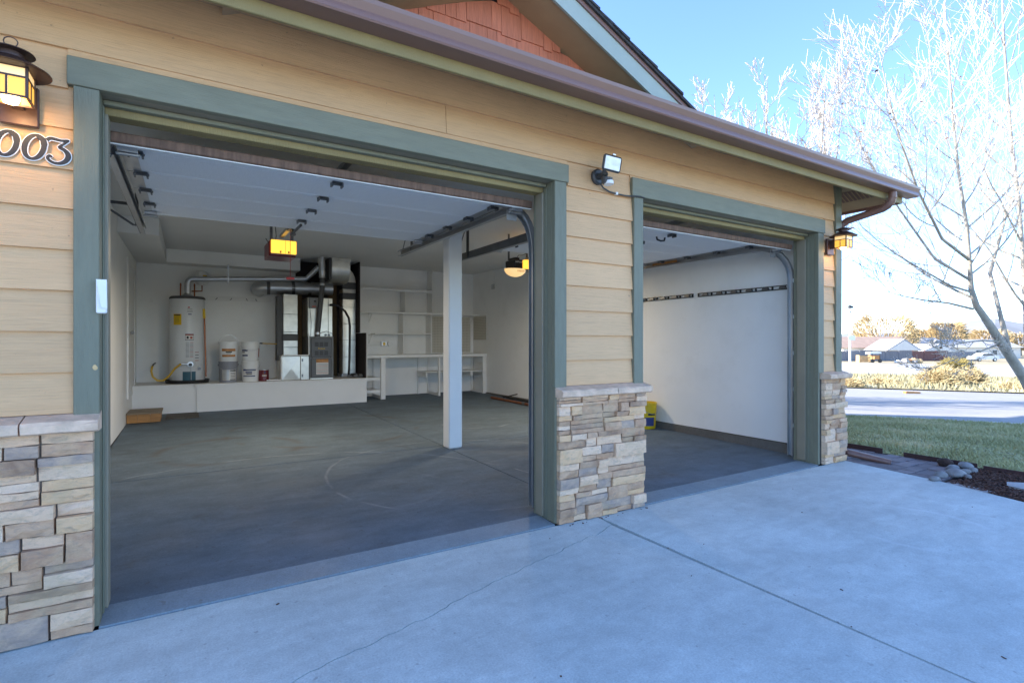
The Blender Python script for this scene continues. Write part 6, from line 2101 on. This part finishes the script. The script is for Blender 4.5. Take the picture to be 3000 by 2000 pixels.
obj('sign_panel', MB().prism([Vector((lb.x, lb.y, sgn_z)) + RIGHT * a - FWD * 0.1 + Vector((0, 0, c_)) for a, c_ in ((-0.18, -0.16), (0.3, -0.16), (0.3, 0.17), (-0.18, 0.17))], -FWD * 0.02), MT['whiteplastic'], sl)

# parked car and yard clutter by the fence
def far_car(px, zc_, col, label):
    b = far_frame(px, zc_)
    t = thing('parked_car', b, label, 'car')
    Mx = Matrix.Translation(b) @ Matrix(((RIGHT.x, FWD.x, 0, 0), (RIGHT.y, FWD.y, 0, 0), (0, 0, 1, 0), (0, 0, 0, 1)))
    body = [(-2.2, 0, 0.35), (-2.25, 0, 0.75), (-1.9, 0, 0.95), (-1.2, 0, 1.02), (-0.7, 0, 1.45), (0.8, 0, 1.5), (1.7, 0, 1.05), (2.2, 0, 0.95), (2.25, 0, 0.4)]
    obj('body', MB().prism([(x, -0.85, z) for x, _, z in body], (0, 1.7, 0), M=Mx), col, t)
    obj('side_window', MB().prism([(-1.0, -0.87, 1.05), (1.4, -0.87, 1.05), (0.75, -0.87, 1.42), (-0.62, -0.87, 1.38)], (0, 0.015, 0), M=Mx), MT['hglass'], t)
    for x in (-1.4, 1.4):
        w1 = obj('wheel', MB().tube([Mx @ Vector((x, -0.9, 0.33)), Mx @ Vector((x, -0.68, 0.33))], 0.33, 14), MT['black'], t)
        obj('hubcap', MB().tube([Mx @ Vector((x, -0.92, 0.33)), Mx @ Vector((x, -0.905, 0.33))], 0.2, 12), MT['galv'], w1)


far_car(2880, 96, MT['white'], 'pale parked car at the end of the far fences')
cb = far_frame(2537, 88)
crt = thing('pallet_crate', cb, 'pale wooden crate standing before the grey fence', 'crate')
for k in range(4):
    obj('slat', MB().prism([cb + RIGHT * a + Vector((0, 0, c_ + 0.28 * k)) for a, c_ in ((-1.1, 0.05), (1.1, 0.05), (1.1, 0.28), (-1.1, 0.28))], FWD * 0.05), MT['woodchip'], crt)
for s_ in (-1.05, 0.95):
    obj('corner_post', MB().prism([cb + RIGHT * (s_ + a) + Vector((0, 0, c_)) + FWD * 0.051 for a, c_ in ((0, 0), (0.1, 0), (0.1, 1.2), (0, 1.2))], FWD * 0.9), MT['woodchip'], crt)
tb2 = far_frame(2567, 86)
trl = thing('utility_cart', tb2, 'white-topped utility cart with orange bin before the grey fence', 'cart')
obj('canopy', MB().prism([tb2 + RIGHT * a + Vector((0, 0, c_)) for a, c_ in ((-1.0, 1.45), (0.9, 1.5), (0.8, 1.75), (-0.9, 1.75))], FWD * 1.2), MT['white'], trl)
obj('bin', MB().prism([tb2 + RIGHT * a + Vector((0, 0, c_)) for a, c_ in ((-0.3, 0.55), (0.7, 0.55), (0.6, 1.2), (-0.2, 1.2))], FWD * 1.0), MT['labelo'], trl)
for s_ in (-0.6, 0.6):
    w1 = tb2 + RIGHT * s_ + Vector((0, 0, 0.3))
    obj('wheel', MB().tube([w1 - FWD * 0.1, w1 + FWD * 0.08], 0.3, 12), MT['black'], trl)
    obj('post', MB().tube([w1 + Vector((0, 0, 0.1)), w1 + Vector((0, 0, 1.2))], 0.05, 6), MT['black'], trl)
jr = random.Random(55)
jb_ = far_frame(2660, 86)
jh = thing('yard_clutter', jb_, 'heap of pale yard junk in front of the red fence', 'junk heap')
for k in range(8):
    c_ = jb_ + RIGHT * (jr.uniform(-1.8, 2.2)) + FWD * jr.uniform(-0.4, 0.4)
    r_ = jr.uniform(0.25, 0.55)
    obj('junk_piece', MB().blob((c_.x, c_.y, c_.z + r_ * 0.7), (r_ * 1.2, r_ * 1.2, r_), k, 8, 6, 0.3), [MT['white'], MT['labelo'], MT['fencegrey'], MT['woodchip']][k % 4], jh)

# plank on the sunny street
pk = on_ground(2675, 1153)
pk = obj('plank', MB().prism([pk + RIGHT * a + Vector((0, 0, c_)) for a, c_ in ((-0.22, 0.006), (0.24, 0.006), (0.24, 0.055), (-0.22, 0.075))], FWD * 0.14), MT['oak'], origin=pk)
tag(pk, 'short orange-brown plank lying on the sunlit street', 'plank')


# shrubs on the verge
def shrub(px, pyb, hpx, wpx, seed, mat, label, n=900):
    b = on_ground(px, pyb)
    zc_ = b.x * SN + b.y * CS
    H, W = hpx * zc_ / FPX, wpx * zc_ / FPX
    rd = random.Random(seed)
    t = thing('shrub', b, label, 'shrub', 'dry shrubs on the verge')
    m = MB()
    for k in range(n):
        a = rd.uniform(0, 6.28)
        rr_ = rd.random() ** 0.5
        p0 = b + Vector((math.cos(a) * rr_ * W * 0.22, math.sin(a) * rr_ * W * 0.22, 0))
        e = b + Vector((math.cos(a) * rr_ * W * 0.5 + rd.gauss(0, W * 0.05), math.sin(a) * rr_ * W * 0.5 + rd.gauss(0, W * 0.05), H * math.sqrt(max(0.08, 1 - rr_ ** 2)) * rd.uniform(0.55, 1.05)))
        mdl = p0.lerp(e, 0.55) + Vector((0, 0, H * 0.12))
        m.tube([p0, mdl, e], [0.008, 0.014, 0.004], 3, False)
        for j in range(2):
            e2 = e + Vector((rd.gauss(0, 0.09), rd.gauss(0, 0.09), rd.uniform(-0.05, 0.10)))
            m.tube([mdl.lerp(e, 0.6), e2], [0.012, 0.004], 3, False)
    obj('foliage', m, mat, t)
    obj('stem', MB().tube([b, b + Vector((0, 0, H * 0.25))], [0.06, 0.03], 6), MT['bark'], t)


shrub(2755, 1132, 62, 115, 1, MT['straw'], 'largest straw-coloured dry shrub on the verge')
shrub(2840, 1128, 52, 85, 2, MT['straw'], 'pale dry shrub beside the largest one, nearer the tree trunk')
shrub(2800, 1092, 48, 95, 3, MT['strawg'], 'olive-yellow shrub behind the two pale ones')
shrub(2495, 1134, 26, 60, 4, MT['straw'], 'low dry shrub behind the right stone pier')
shrub(2590, 1128, 20, 80, 6, MT['straw'], 'low ragged dry shrub in the middle of the verge', 600)
shrub(2960, 1140, 18, 80, 7, MT['straw'], 'low dry clump at the foot of the verge by the trunk', 500)

# dry tufts over the verge
tr_ = np.random.default_rng(9)
N = 26000
s_ = tr_.uniform(22.9, 40, N)
t_ = tr_.uniform(-16, 14, N)
X, Y = UX * s_ + VX * t_, UY * s_ + VY * t_
Z = np.interp(s_, [a for a, _ in TS], [b for _, b in TS]) + 0.02
keep = (np.sin(X * 0.9 + 2 * np.sin(Y * 0.5)) + np.sin(Y * 1.3 + X * 0.4) + tr_.normal(0, 0.7, N)) > -0.3
X, Y, Z = X[keep], Y[keep], Z[keep]
N = len(X)
ang = tr_.uniform(0, 6.28, N)
V = np.zeros((N, 3, 3))
wd = tr_.uniform(0.015, 0.04, N)
V[:, 0] = np.stack([X - np.cos(ang) * wd, Y - np.sin(ang) * wd, Z], 1)
V[:, 1] = np.stack([X + np.cos(ang) * wd, Y + np.sin(ang) * wd, Z], 1)
V[:, 2] = np.stack([X + tr_.normal(0, 0.07, N), Y + tr_.normal(0, 0.07, N), Z + tr_.uniform(0.08, 0.28, N)], 1)
struct(tri_mesh('dry_grass', V, MT['meadow']), 'stuff')
